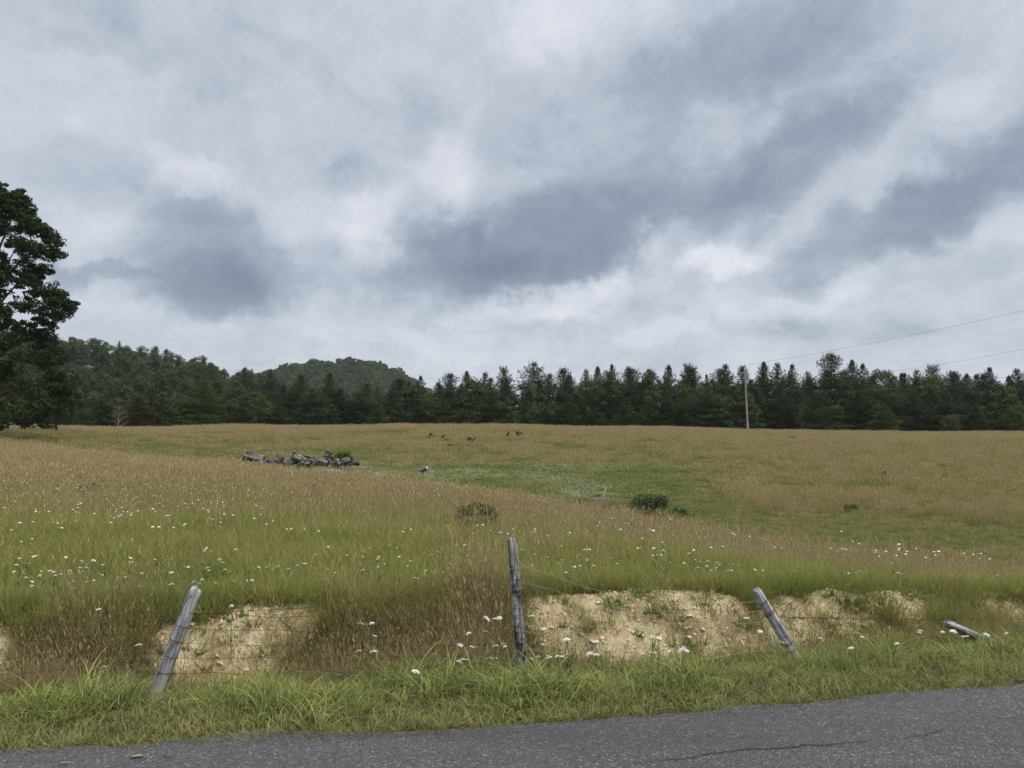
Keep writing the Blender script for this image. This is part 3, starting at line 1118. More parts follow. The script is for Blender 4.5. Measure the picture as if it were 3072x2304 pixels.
def scatter_grit():
    n = 420
    x = rng.uniform(-6, 8, n)
    k = np.abs(rng.normal(0, .10, n)) + .0
    y = edge_y(x) - k
    s = rng.uniform(.05, .17, n)
    scatter('road_grit', 'chips', x, y, s, s * .7, .5, z=np.interp(k, [0, .12, .6], [-.004, 0, .008]))


scatter_grit()

# ------------------------------------------------------------------ wild flowers


def umbel_mesh(name, petal, seed, rad=.036, n=20):
    """a flat, slightly domed head of small florets on thin rays."""
    r = random.Random(seed)
    mb = MB()
    for i in range(n):
        a = i * 2.39996 + r.uniform(-.2, .2)
        q = rad * math.sqrt((i + .5) / n)
        x, y = q * math.cos(a), q * math.sin(a)
        z = .010 * (1 - (q / rad) ** 2) + r.uniform(-.003, .003)
        fr = rad * r.uniform(.20, .30)
        V = [(x, y, z + fr * .35)]
        for j in range(6):
            aj = j * math.pi / 3 + a
            V.append((x + fr * math.cos(aj), y + fr * math.sin(aj), z + r.uniform(-.001, .001)))
        V.append((x, y, z - fr * .45))
        F = [(0, j + 1, (j + 1) % 6 + 1) for j in range(6)] + [(7, (j + 1) % 6 + 1, j + 1) for j in range(6)]
        mb.add(V, F, 0)
        if i % 3 == 0:
            mb.tube([(0, 0, -.03), (x * .6, y * .6, -.012), (x, y, z)], .0008, 3, 1, cap=False)
    return mb.mesh(name, [M[petal], M['stem']])


UMB = [umbel_mesh('flower_head', 'white', i, .030 + .006 * i, 18) for i in range(3)]


def stem_mesh(h, seed):
    r = random.Random(seed)
    mb = MB()
    bx, by = r.uniform(-.05, .05), r.uniform(-.05, .05)
    mb.tube([(0, 0, 0), (bx * .3, by * .3, h * .45), (bx, by, h)], [.0028, .0024, .0018], 4)
    for k in range(3):
        hh = h * (.2 + .2 * k)
        a = r.uniform(0, 6.28)
        blade(mb, bx * .3 * hh / h, by * .3 * hh / h, .10, .012, a, .7, .6, 2, z0=hh)
    return mb.mesh('stem', [M['stem']]), (bx, by, h)


STEMS = {}
for hk in (20, 30, 40, 50, 60, 70, 80, 90):
    STEMS[hk] = [stem_mesh(hk / 100, hk + i) for i in range(2)]


def wildflower(px, py, hk, label, group, head=None, s=1.0, name='wildflower'):
    verge = py > 1815
    if verge:
        x, y = march(px, py, hk / 100, 1.25 if py < 1995 else .55)
        s *= .58
    else:
        s *= .47
        while True:
            x, y = march(px, py, hk / 100, 3.15)
            if float(t_of(x, y)) > 3.25 or hk <= 20:
                break
            hk -= 10
            py -= 8
    if verge:       # keep the head on its sight line by the stem's length
        hh = EYE + ray(px, py)[1] * y - z1(x, y)
        hk = min(STEMS, key=lambda q: abs(q / 100 - hh))
    sm, top = STEMS[hk][random.randrange(2)]
    o = link(bpy.data.objects.new(name, sm))
    o.location = (x - 0, y, z1(x, y) - .01)
    o.rotation_euler = (0, 0, random.uniform(0, 6.28))
    hd = link(bpy.data.objects.new('flower_head', head or random.choice(UMB)), o)
    hd.location = top
    hd.rotation_euler = (random.gauss(0, .22), random.gauss(0, .22), random.uniform(0, 6.28))
    hd.scale = (s, s, s)
    tag(o, label, 'flower', group)
    return o


G_FL = 'white lacy wildflowers scattered over the meadow and verge'
singles = [
    (1128, 1952, 60, 'largest white flower head rising from the verge tuft left of the tall post', 1.45),
    (1074, 1864, 60, 'white flower against the brown bank, left one of the pair above the largest head', 1.1),
    (1118, 1870, 60, 'white flower against the brown bank, right one of the pair above the largest head', 1.0),
    (1070, 1940, 50, 'round white flower just above the bright verge tuft, left of the largest head', .9),
    (1132, 1921, 50, 'small white flower right above the largest head in the ditch', .8),
    (1001, 2004, 40, 'white flower low over the dark ditch grass left of the bright verge tuft', .9),
    (1264, 2010, 40, 'white flower at the verge edge halfway between bright tuft and tall post', 1.2),
    (1239, 2069, 40, 'lowest white flower, deep in the verge grass left of the tall post', .9),
    (285, 1838, 50, 'white flower above the wire on the dark bank left of the leaning post', .9),
    (400, 1946, 50, 'white flower pair member hanging in front of brown stems near leaning post', .9),
    (695, 1828, 50, 'white flower on the lip of the pale bank scar right of the leaning post', .9),
    (2250, 1866, 50, 'lone white flower left of the leaning wire wrapped post', 1.1),
    (2272, 1886, 50, 'white flower tilted beside the wire wrapped post, lower of two', .9),
    (2818, 1896, 50, 'white flower left of the fallen post on the right', 1.0),
    (2848, 1940, 40, 'white flower in the grass under the fallen post', 1.1),
    (2983, 2018, 40, 'white flower head in bright verge grass right of the fallen post', .9),
]
for px, py, hk, lb, s in singles:
    wildflower(px, py, hk, lb, G_FL, s=s)
zones = [
    (1380, 1545, 1850, 1990, 17, (60, 70), 'white lacy flower in the clump just left of the tall post'),
    (1590, 1760, 1850, 1980, 15, (60, 70), 'white lacy flower in the clump just right of the tall post'),
    (1760, 2080, 1880, 1985, 16, (50, 60), 'white lacy flower in front of the large bare bank scar'),
    (2280, 3060, 1930, 2010, 10, (40, 50), 'white lacy flower in the bright verge on the right'),
    (0, 420, 1650, 1790, 46, (50, 60), 'white lacy flower in the green meadow above the left bank'),
    (420, 900, 1640, 1790, 42, (50, 60), 'white lacy flower in the green meadow above and right of the leaning left post'),
    (900, 1480, 1610, 1770, 44, (50, 60), 'white lacy flower in the meadow between the round bush and the bank'),
    (1580, 2230, 1630, 1760, 62, (50, 60), 'white lacy flower in the dense drift right of the tall post'),
    (2230, 3072, 1650, 1770, 48, (50, 60), 'white lacy flower in the meadow above the right part of the bank'),
]
for x0, x1, y0, y1, n, hs, lb in zones:
    for i in range(n):
        py = y0 + (y1 - y0) * (random.random() if y0 > 1800 else random.betavariate(1.6, 1.3))
        px = random.uniform(x0, x1)
        if y0 < 1800 and random.random() < .6:     # drifts
            px = x0 + (x1 - x0) * ((random.randrange(3) + .5) / 3) + random.gauss(0, (x1 - x0) * .09)
        wildflower(px, py, random.choice(hs), lb, G_FL, s=random.uniform(.7, 1.15))
# the other kinds
YEL = umbel_mesh('flower_head', 'yellow', 9, .022, 9)
PNK = umbel_mesh('flower_head', 'pink', 10, .022, 10)
BLU = umbel_mesh('flower_head', 'blue', 12, .018, 7)
for px, py, lb in ((318, 1708, 'yellow flower among white ones in the upper left meadow'), (135, 1741, 'yellow flower over the left bank near the picture edge'), (690, 1630, 'yellow flower high in the green meadow left of the round bush')):
    wildflower(px, py, 50, lb, 'yellow wildflowers', YEL, 1.0, 'yellow_flower')
tag(wildflower(332, 2006, 40, 'pink clover flower over the verge just left of the leaning left post', None, PNK, 1.0, 'pink_flower'))
wildflower(1172, 2040, 40, 'small blue flower in the bright verge grass', None, BLU, 1.0, 'blue_flower')

# the countless small heads farther off
c = source_collection('far_heads')
for i in range(4):
    r_ = random.Random(i)
    mb = MB()
    for k in range(r_.randrange(1, 4)):
        px_, py_, h_ = r_.uniform(-.15, .15), r_.uniform(-.15, .15), r_.uniform(.5, .7)
        q = r_.uniform(.012, .026)
        V = [(px_, py_, h_ + .012)] + [(px_ + q * math.cos(j * math.pi / 3), py_ + q * math.sin(j * math.pi / 3), h_) for j in range(6)] + [(px_, py_, h_ - .02)]
        mb.add(V, [(0, j + 1, (j + 1) % 6 + 1) for j in range(6)] + [(7, (j + 1) % 6 + 1, j + 1) for j in range(6)], 0)
    o_ = bpy.data.objects.new('far_head_%d' % i, mb.mesh('far_head', [M['white']]))
    c.objects.link(o_)
c = source_collection('clover_heads')
for i in range(4):
    r_ = random.Random(50 + i)
    mb = MB()
    for k in range(9):
        px_, py_, h_ = r_.uniform(-.4, .4), r_.uniform(-.4, .4), r_.uniform(.14, .26)
        q = r_.uniform(.010, .020)
        V = [(px_, py_, h_ + q)] + [(px_ + q * math.cos(j * math.pi / 2), py_ + q * math.sin(j * math.pi / 2), h_) for j in range(4)] + [(px_, py_, h_ - q)]
        mb.add(V, [(0, j + 1, (j + 1) % 4 + 1) for j in range(4)] + [(5, (j + 1) % 4 + 1, j + 1) for j in range(4)], 0)
    o_ = bpy.data.objects.new('clover_head_%d' % i, mb.mesh('clover_head', [M['white']]))
    c.objects.link(o_)


def scatter_flowers():
    x, y = wedge(8.5, 24, 5)
    k = (t_of(x, y) > 3.3) & (rng.random(len(x)) < (sstep(.46, .66, fbm(x, y, 2.6, 3, 131)) * (1 - sstep(.85, 1.1, y / crest_y(x, y))) * .75))
    x, y = x[k], y[k]
    s = rng.uniform(.75, 1.05, len(x))
    scatter('meadow_wildflowers', 'far_heads', x, y, s, s)
    x, y = wedge(30, 120, .30)
    k = rng.random(len(x)) < sstep(.5, .7, fbm(x, y, 7, 3, 133))
    x, y = x[k], y[k]
    s = rng.uniform(.8, 1.2, len(x))
    scatter('distant_wildflowers', 'far_heads', x, y, s * 1.1, s * .95)
    x, y = wedge(38, 66, 9)
    u = x / y
    z = Z(x, y)
    m = sstep(-1.0, -1.5, z) * sstep(-.30, -.20, u) * (1 - sstep(.06, .20, u)) * sstep(.36, .56, fbm(x, y, 4.5, 3, 135))
    k = rng.random(len(x)) < m
    x, y = x[k], y[k]
    k = rng.random(len(x)) < .85
    x, y = x[k], y[k]
    s = rng.uniform(.7, 1.1, len(x))
    scatter('white_clover_bloom', 'clover_heads', x, y, s, s)


scatter_flowers()

# ------------------------------------------------------------------ fence
def post_mesh(h, r0, r1, seed, squarish=0.0, chip=.02):
    r = np.random.default_rng(seed)
    n, k = 22, 30
    mb = MB()
    th = np.arange(n) * 2 * math.pi / n
    groove = r.normal(0, .045, n)
    V = []
    zs = np.linspace(0, h, k)
    ph = r.uniform(0, 6.28)
    for i, z in enumerate(zs):
        f = z / h
        rad = r0 + (r1 - r0) * f
        sq = 1 / np.maximum(np.abs(np.cos(th + ph)), np.abs(np.sin(th + ph)))
        rr = rad * (1 + squarish * (sq - 1.15) + groove * .9 + .025 * np.sin(3 * th + 5 * f + ph) + r.normal(0, .010, n))
        top = 1.0
        zz = np.full(n, z)
        if i == k - 1:
            top = .80
            zz = zz + r.normal(0, chip * .5, n)
        elif i == k - 2:
            zz = np.full(n, h - .016)
            top = .97
        bx = .006 * math.sin(4 * f + ph)
        V.append(np.stack([rr * top * np.cos(th) + bx, rr * top * np.sin(th), zz], 1))
    F = []
    for i in range(k - 1):
        for j in range(n):
            j2 = (j + 1) % n
            F.append((i * n + j, i * n + j2, (i + 1) * n + j2, (i + 1) * n + j))
    V.append(np.array([[0, 0, h + chip * .3]]))
    c_ = k * n
    for j in range(n):
        F.append(((k - 1) * n + j, (k - 1) * n + (j + 1) % n, c_))
    mb.add(np.concatenate(V), F)
    return mb


def fence_post(base, top, r0, r1, mat, label, seed, squarish=0, wraps=(), wrapmat='rust', bury=.28):
    base, top = Vector(base), Vector(top)
    ax = (top - base).normalized()
    b = base - ax * bury
    h = (top - b).length
    mb = post_mesh(h, r0, r1, seed, squarish)
    o = mb.build('fence_post', M[mat])
    for p in o.data.polygons:
        p.use_smooth = True
    o.location = b
    o.rotation_euler = ax.to_track_quat('Z', 'Y').to_euler()
    tag(o, label, 'fence post', 'weathered wooden fence posts along the verge')
    for kk, (f, mt, tw) in enumerate(wraps):
        z = bury + (h - bury) * f
        rad = r0 + (r1 - r0) * z / h
        mb = MB()
        for q in range(tw):
            a = np.linspace(0, 2 * math.pi, 25)
            mb.tube(np.stack([(rad * 1.13 + .002) * np.cos(a), (rad * 1.13 + .002) * np.sin(a), z + .010 * q + .006 * np.sin(a + kk)], 1), .0017, 5)
        # the staple that holds it
        mb.tube([(rad * .9, -.004, z), (rad * 1.22, -.004, z + .001), (rad * 1.22, .004, z + .001), (rad * .9, .004, z)], .002, 4)
        mb.build('wire_wrap', M[mt], o)
    return o


def P3(px, py, d):
    u, v = ray(px, py)
    return Vector((u * d, d, EYE + v * d))


LB, LT = P3(478, 2055, 5.50), P3(588, 1764, 5.58)
CB, CT = P3(1567, 2000, 5.90), P3(1536, 1616, 5.94)
TB, TT = P3(2386, 1972, 6.30), P3(2268, 1768, 6.38)
FB, FT = P3(3006, 1946, 6.97), P3(2836, 1868, 6.80)
fence_post(LB, LT, .049, .046, 'post', 'grey round fence post leaning right above the left verge, unwrapped at its top', 1, 0,
           [(.30, 'rust', 1), (.47, 'rust', 1), (.62, 'rust', 1), (.14, 'rust', 1)])
fence_post(CB, CT, .045, .036, 'darkpost', 'tall upright fence post streaked black and pale grey, middle of the verge', 2, .5,
           [(.76, 'zinc', 2), (.60, 'zinc', 2), (.465, 'zinc', 1), (.33, 'zinc', 1), (.21, 'zinc', 1), (.10, 'rust', 1), (.68, 'rust', 1), (.40, 'rust', 1), (.27, 'rust', 1)])
fence_post(TB, TT, .042, .039, 'post', 'grey fence post leaning left, wrapped with many wire bands, right of the bare scar', 3, 0,
           [(.80, 'rust', 2), (.63, 'rust', 3), (.48, 'zinc', 2), (.33, 'zinc', 2), (.20, 'rust', 2), (.10, 'rust', 2)])
fence_post(FB, FT, .045, .034, 'post', 'short broken fence post lying nearly flat in the right hand grass', 4, .3, [(.3, 'rust', 1)], bury=.2)


def wire_row(A, B, sag, n, amp, seed):
    """a hanging wire with small kinks, from A to B."""
    r = np.random.default_rng(seed)
    s = np.linspace(0, 1, n)
    p = np.array(A)[None] * (1 - s)[:, None] + np.array(B)[None] * s[:, None]
    k = np.zeros((n, 3))
    for a in range(3):
        k[:, a] = np.interp(s, np.linspace(0, 1, 9), r.normal(0, amp, 9)) * np.sin(np.pi * s)
    p[:, 2] += -4 * sag * s * (1 - s)
    p += k * np.array([.3, 1, .7])
    return p


def netting(name, Atop, Abot, Btop, Bbot, rows, gap, mat, label, sag=.03, amp=.02, seed=0, wave=.02, rad=.0014, keep=1.0):
    Atop, Abot, Btop, Bbot = map(Vector, (Atop, Abot, Btop, Bbot))
    root = empty(name, Abot)
    tag(root, label, 'wire fence', 'spans of woven wire netting between the posts')
    r = np.random.default_rng(seed)
    L = (Btop - Atop).length
    n = 40
    lines = []
    org = np.array(root.location)
    for i in range(rows):
        f = i / (rows - 1)
        A = Atop.lerp(Abot, f)
        B = Btop.lerp(Bbot, f)
        p = wire_row(A, B, sag * (1 - .3 * f), n, amp, seed * 31 + i) - org
        lines.append(p)
        mb = MB()
        mb.tube(p, rad * (1.25 if i in (0, rows - 1) else 1), 4, cap=False)
        mb.build('strand', M[mat], root)
    m = int(L / gap)
    for j in range(m):
        if r.random() > keep:
            continue
        s = (j + .5) / m
        q = np.array([[np.interp(s, np.linspace(0, 1, n), l[:, a]) for a in range(3)] for l in lines])
        tt = np.linspace(0, rows - 1, rows * 4 - 3)
        qq = np.stack([np.interp(tt, np.arange(rows), q[:, a]) for a in range(3)], 1)
        wob = np.sin(tt * math.pi) * wave * r.choice([-1, 1])
        qq[:, 0] += wob + r.normal(0, .004, len(tt))
        qq[:, 1] += np.sin(tt * math.pi) * wave * r.normal(0, .6)
        mb = MB()
        mb.tube(qq, rad * .9, 4, cap=False)
        mb.build('stay_wire', M[mat], root)
    return root


def along(base, top, f):
    return base.lerp(top, f)


netting('wire_netting', P3(-330, 1888, 4.9), P3(-330, 2110, 4.9), P3(548, 1845, 5.50), P3(490, 2020, 5.46), 5, .155, 'rust',
        'rusty woven wire netting left of the leaning left post', .01, .015, 3, .018)
netting('wire_netting', P3(566, 1838, 5.50), P3(500, 2020, 5.46), P3(1556, 1855, 5.86), P3(1564, 1990, 5.84), 5, .155, 'rust',
        'rusty woven wire netting sagging between the leaning left post and the tall post', .02, .03, 5, .02, keep=.9)
netting('wire_netting', P3(1560, 1693, 5.87), P3(1576, 1945, 5.84), P3(2290, 1803, 6.36), P3(2372, 1950, 6.27), 6, .17, 'zinc',
        'slack grey woven wire netting between the tall post and the banded leaning post', .10, .035, 7, .03, .0010, keep=.75)
netting('wire_netting', P3(2330, 1852, 6.33), P3(2384, 1965, 6.28), P3(2850, 1862, 6.78), P3(2960, 1935, 6.9), 4, .26, 'rust',
        'thin rusty wire strands between the banded leaning post and the fallen post', .008, .02, 9, .02, .0012, keep=.25)


def barbed(name, pts, mat, label, seed, gap=.14):
    root = empty(name, pts[0])
    tag(root, label, 'barbed wire')
    org = np.array(pts[0])
    p = np.array([list(a) for a in pts])
    L = np.concatenate([[0], np.cumsum(np.linalg.norm(np.diff(p, axis=0), axis=1))])
    s = np.linspace(0, L[-1], 60)
    q = np.stack([np.interp(s, L, p[:, a]) for a in range(3)], 1) - org
    q[:, 2] += np.random.default_rng(seed).normal(0, .002, 60)
    mb = MB()
    mb.tube(q, .0017, 4, cap=False)
    mb.build('strand', M[mat], root)
    me = None
    for k in range(1, int(L[-1] / gap)):
        c_ = np.array([np.interp(k * gap, s, q[:, a]) for a in range(3)])
        if me is None:
            mb = MB()
            for dx, dz, dy in ((.016, .018, .008), (.012, -.016, -.010), (-.014, .014, -.006)):
                mb.tube([(-dx * .4, -dy, -dz * .4), (0, 0, 0), (dx, dy, dz)], [.0006, .0016, .0004], 4)
            me = mb.mesh('barb', [M[mat]])
        o = link(bpy.data.objects.new('barb', me), root)
        o.location = c_
        o.rotation_euler = (random.uniform(-.5, .5), random.uniform(-.5, .5), random.uniform(0, 6))
    return root


barbed('barbed_wire', [P3(566, 1842, 5.50), P3(900, 1825, 5.6), P3(1150, 1795, 5.72), P3(1400, 1767, 5.82), P3(1545, 1752, 5.88)], 'rust',
       'rusty barbed strand rising from the leaning left post to the tall post', 4)
barbed('barbed_wire', [P3(2320, 1850, 6.34), P3(2550, 1858, 6.55), P3(2850, 1857, 6.8), P3(3300, 1857, 7.2)], 'rust',
       'rusty barbed strand running right from the banded leaning post past the fallen post', 6, .2)

# ------------------------------------------------------------------ litter on the road
def leaf_on_road(px, py, l, w, rz, mat, name, label, cat):
    u, v = ray(px, py)
    d = EYE / -v
    x, y = u * d, d
    s = np.linspace(0, 1, 7)
    ww = w * np.sin(np.pi * s ** .8) * .5 + .001
    zz = .006 + .004 * np.sin(np.pi * s)
    V, F = [], []
    for i in range(7):
        V += [(l * (s[i] - .5), -ww[i], zz[i] + .006), (l * (s[i] - .5), 0, zz[i] - .003), (l * (s[i] - .5), ww[i], zz[i] + .004)]
        if i:
            a = 3 * i
            F += [(a - 3, a, a + 1, a - 2), (a - 2, a + 1, a + 2, a - 1)]
    mb = MB()
    mb.add(V, F)
    o = mb.build(name, M[mat])
    o.location = (x, y, road_z(x, y))
    o.rotation_euler = (0, 0, rz)
    return tag(o, label, cat)


leaf_on_road(412, 2276, .070, .022, .25, 'deadleaf', 'fallen_leaf', 'curled tan leaf lying on the asphalt, bottom left', 'leaf')
leaf_on_road(505, 2274, .048, .009, .1, 'deadleaf', 'fallen_leaf', 'narrow tan leaf fragment on the asphalt right of the curled leaf', 'leaf')
leaf_on_road(195, 2297, .085, .010, .12, 'straw', 'straw_stalk', 'pale flattened straw on the asphalt, lower left corner', 'straw')

# ------------------------------------------------------------------ shrubs
def leaf_cloud(centers, radii, per, size, flat=.7, seed=0, shell=.55):
    """leaf quads spread through clumps; h is a random tone for each leaf."""
    r = np.random.default_rng(seed)
    C = np.repeat(np.asarray(centers, float), per, axis=0)
    Rr = np.repeat(np.asarray(radii, float), per, axis=0)
    n = len(C)
    d = r.normal(0, 1, (n, 3))
    d /= np.linalg.norm(d, axis=1)[:, None]
    q = r.uniform(shell ** 3, 1, n) ** (1 / 3)
    if Rr.ndim == 1:
        Rr = np.stack([Rr, Rr, Rr * flat], 1)
    p = C + d * q[:, None] * Rr
    nrm = d * .6 + r.normal(0, .55, (n, 3)) + np.array([0, 0, .55])
    nrm /= np.linalg.norm(nrm, axis=1)[:, None]
    a = np.cross(nrm, r.normal(0, 1, (n, 3)))
    a /= np.linalg.norm(a, axis=1)[:, None] + 1e-9
    b = np.cross(nrm, a)
    s = r.uniform(size[0], size[1], n)[:, None]
    V = np.stack([p - a * s, p - b * s * .55 + nrm * s * .1, p + a * s, p + b * s * .55 + nrm * s * .1], 1)
    h = r.random(n)
    return V, h


def shrub(px, py, w, h, n, label, seed, mat='shrub', size=(.025, .045), name='shrub', group=None, d=None, stems=7):
    if d is None:
        x, y = march(px, py)
    else:
        u, v = ray(px, py)
        x, y = u * d, d
    root = empty(name, (x, y, z1(x, y)))
    tag(root, label, 'shrub', group)
    r = np.random.default_rng(seed)
    k = min(60, max(5, n // 60))
    a = r.uniform(0, 6.28, k)
    q = np.sqrt(r.random(k)) * w * .42
    cz = h * (.42 + .42 * r.random(k)) * (1 - .3 * (q / (w * .5)) ** 2)
    C = np.stack([q * np.cos(a), q * np.sin(a), cz], 1)
    V, hh = leaf_cloud(C, r.uniform(.16, .26, k) * w * .75, n // k, size, .8, seed, .2)
    V[:, :, 2] = np.maximum(V[:, :, 2], .01)
    link(bpy.data.objects.new('crown', quads_mesh('crown', V, M[mat], hh)), root)
    for i in range(stems):
        j = r.integers(0, k)
        mb = MB()
        c_ = C[j]
        mb.tube([(c_[0] * .12, c_[1] * .12, -.05), (c_[0] * .5, c_[1] * .5, c_[2] * .45), tuple(c_)], [w * .013, w * .009, w * .004], 4)
        mb.build('stem', M['bark'], root)
    return root


shrub(1428, 1600, .86, .70, 6500, 'round dark green bush alone in the near meadow, left of the tall post', 1, 'broad', size=(.018, .034))
shrub(1955, 1548, 2.0, 1.35, 2400, 'dark bush overhanging the eroded gully in the swale', 2, 'broad', (.04, .08))
shrub(2040, 1560, 1.0, .7, 700, 'low dark bush right of the gully bush', 3, 'broad', (.04, .07))
for i, (px, py, w, h, lb) in enumerate((
        (1293, 1322, 1.0, .75, 'dark weed clump on the far slope, topmost left of a loose group of clumps'),
        (1333, 1328, .9, .6, 'small weed clump just right of the topmost left clump on the far slope'),
        (1414, 1334, 1.0, .75, 'dark weed clump on the far slope between the two pairs'),
        (1352, 1348, .8, .5, 'faint weed clump below the small pair on the far slope'),
        (1528, 1322, .8, .75, 'left weed clump of the right hand pair near the skyline'),
        (1552, 1320, 1.1, .7, 'right weed clump of the right hand pair near the skyline'),
        (2300, 1312, .9, .5, 'greyish weed clump on the brown field right below the utility pole'),
        (2378, 1322, .7, .5, 'reddish weed clump on the brown field right of the utility pole'),
        (2410, 1342, .9, .5, 'green weed clump under the reddish one on the brown field'),
        (2560, 1535, 1.3, .28, 'low green weed patch on the brown slope, right of the swale'),
        (2230, 1420, .8, .45, 'small dark weed clump on the slope below the utility pole'),
        (2650, 1436, .9, .45, 'small weed clump far right on the brown slope'),
        (280, 1500, .8, .45, 'dark green weed patch in the left hay'))):
    shrub(px, py, w, h * (1.6 if i < 6 else 1.1), 320, lb, 20 + i, ('broad' if i < 6 else 'shrub') if i not in (7,) else 'rust_leaf', (.05, .09), 'weed_clump', 'weed clumps dotted over the field', stems=4)

# ------------------------------------------------------------------ the heap of old stumps
def log_mesh(length, r0, r1, seed, rough=.10, n=14, k=9, knob=0.0):
    r = np.random.default_rng(seed)
    th = np.arange(n) * 2 * math.pi / n
    lob = r.normal(0, rough, n)
    mb = MB()
    V, F = [], []
    for i in range(k):
        f = i / (k - 1)
        rad = r0 + (r1 - r0) * f
        fl = 1 + knob * max(0, 1 - f * 3.0) * (1 + .8 * np.sin(3 * th + seed) + .5 * np.sin(5 * th))
        rr = rad * (1 + lob + r.normal(0, rough * .5, n)) * fl
        e = r.normal(0, .03 * length, n) if i in (0, k - 1) else 0
        V.append(np.stack([rr * np.cos(th), rr * np.sin(th), f * length + e * np.ones(n)], 1))
    for i in range(k - 1):
        for j in range(n):
            j2 = (j + 1) % n
            F.append((i * n + j, i * n + j2, (i + 1) * n + j2, (i + 1) * n + j))
    mb.add(np.concatenate(V), F, 0)
    mb.add(V[0] * np.array([.97, .97, 1]), [tuple(range(n - 1, -1, -1))], 1)
    mb.add(V[-1] * np.array([.97, .97, 1]), [tuple(range(n))], 1)
    return mb


def heap_piece(kind, px, py, d, length, r0, r1, direc, label, seed, roots=0, rough=.12, cut='log'):
    """px, py: the piece's middle in the photo; direc: its long axis in space."""
    c_ = P3(px, py, d)
    ax = Vector(direc).normalized()
    mb = log_mesh(length, r0, r1, seed, rough, knob=.25 if roots else 0)
    name = 'tree_stump' if kind == 'stump' else ('fallen_log' if kind == 'log' else 'broken_plank')
    o = mb.build(name, [M['log'], M[cut]])
    loc = c_ - ax * length * .5
    o.rotation_euler = ax.to_track_quat('Z', 'Y').to_euler()
    low = min((Matrix.Translation(loc) @ ax.to_track_quat('Z', 'Y').to_matrix().to_4x4() @ v.co).z for v in o.data.vertices)
    g = z1(loc.x, loc.y)
    o.location = loc
    tag(o, label, 'stump' if kind == 'stump' else ('log' if kind == 'log' else 'plank'), 'old stumps and logs heaped in the field')
    r = np.random.default_rng(seed + 100)
    for q in range(roots):
        a = q * 2 * math.pi / roots + r.uniform(-.4, .4)
        L = r.uniform(.22, .48)
        mb = MB()
        dx, dy = math.cos(a), math.sin(a)
        mb.tube([(dx * r0 * .5, dy * r0 * .5, .12), (dx * (r0 + L * .4), dy * (r0 + L * .4), .02 + r.uniform(-.12, .12)), (dx * (r0 + L), dy * (r0 + L), r.uniform(-.28, .22))], [r0 * .36, r0 * .22, .03], 6)
        mb.build('root', M['log'], o)
    return o


D0 = 59.0
heap = [
    ('stump', 728, 1389, D0, .70, .40, .34, (.7, .2, .5), 'leftmost low grey stump half hidden in grass, under the big log', 1, 3),
    ('log', 763, 1373, D0 - .3, 1.50, .33, .28, (1, .1, -.24), 'thick dark log lying across the left end of the heap', 2, 0),
    ('stump', 806, 1383, D0, .50, .24, .20, (.8, -.3, .3), 'small dark stump just right of the thick log', 3, 4),
    ('stump', 833, 1384, D0, .60, .25, .20, (-.2, -.6, .8), 'knotty root stump with upturned end, left of the wedge shaped stump', 4, 6),
    ('stump', 860, 1384, D0 + .4, .65, .28, .22, (.8, .5, .2), 'grey block behind the knotty root stump', 5, 3),
    ('plank', 870, 1378, D0 - .6, .95, .050, .040, (.6, .1, .78), 'thin pale pole leaning on the wedge shaped stump', 6, 0),
    ('stump', 895, 1378, D0 + .1, 1.0, .42, .33, (.85, .3, -.25), 'large wedge shaped stump in the middle of the heap', 7, 3),
    ('stump', 920, 1389, D0 - .5, .60, .29, .22, (.3, -.8, .4), 'gnarled root crown in front of the middle of the heap', 8, 6),
    ('log', 928, 1371, D0 + .3, 1.10, .13, .10, (1, .1, -.22), 'slim split log with a pale end on top of the heap', 9, 0),
    ('log', 945, 1383, D0 - .1, .90, .21, .18, (1, .3, .02), 'short log with a brown cut end between middle and right stumps', 10, 0),
    ('stump', 979, 1377, D0, .95, .40, .30, (-.6, -.25, -.55), 'tallest stump with splayed roots on the right of the heap', 11, 6),
    ('stump', 972, 1388, D0 - .6, .75, .24, .20, (.8, -.4, -.2), 'split stump slab below the tallest stump', 12, 2),
    ('plank', 994, 1389, D0 - .8, .65, .09, .08, (.45, -.1, -.85), 'pale board standing in front of the tallest stump', 13, 0),
    ('plank', 1017, 1382, D0 - .6, .70, .06, .05, (.75, .1, .5), 'pale slanting board right of the tallest stump', 14, 0),
    ('stump', 1035, 1388, D0, .90, .37, .30, (.8, .1, .4), 'broad rounded stump near the right end of the heap', 15, 3),
    ('stump', 1066, 1390, D0 + .3, .60, .22, .16, (.9, .2, -.2), 'low brown stump at the very right end of the heap', 16, 3),
    ('stump', 783, 1388, D0 - .5, .45, .20, .15, (.5, -.7, .2), 'small block in the grass under the thick log', 18, 2),
    ('log', 848, 1391, D0 - .6, .70, .13, .10, (1, -.2, .08), 'thin log at the foot of the knotty root stump', 19, 0),
    ('stump', 905, 1391, D0 - .7, .40, .17, .13, (.4, -.6, .5), 'little root knot low in front of the wedge shaped stump', 20, 4),
    ('log', 950, 1392, D0 - .8, .60, .12, .10, (.9, -.4, .1), 'short piece low in front of the short cut log', 21, 0),
    ('plank', 985, 1365, D0 + .1, .80, .035, .02, (.8, .1, .45), 'thin broken branch pointing up from the tallest stump', 22, 0),
    ('stump', 1012, 1390, D0 - .5, .50, .20, .16, (.6, -.5, .3), 'small stump wedged between the slanting board and the rounded stump', 23, 3),
    ('plank', 838, 1366, D0 + .2, .55, .04, .03, (.95, .1, .2), 'thin stick on top of the knotty root stump', 24, 0),
    ('stump', 1270, 1406, 58.5, .60, .24, .19, (.9, -.2, .25), 'small lone grey stump in the clover right of the heap', 17, 3),
]
for kind, px, py, d, L, r0, r1, dr, lb, sd_, rt in heap:
    heap_piece(kind, px, py, d, L, r0, r1, dr, lb, sd_, rt, cut='cut' if sd_ in (9, 10, 17) else 'log')
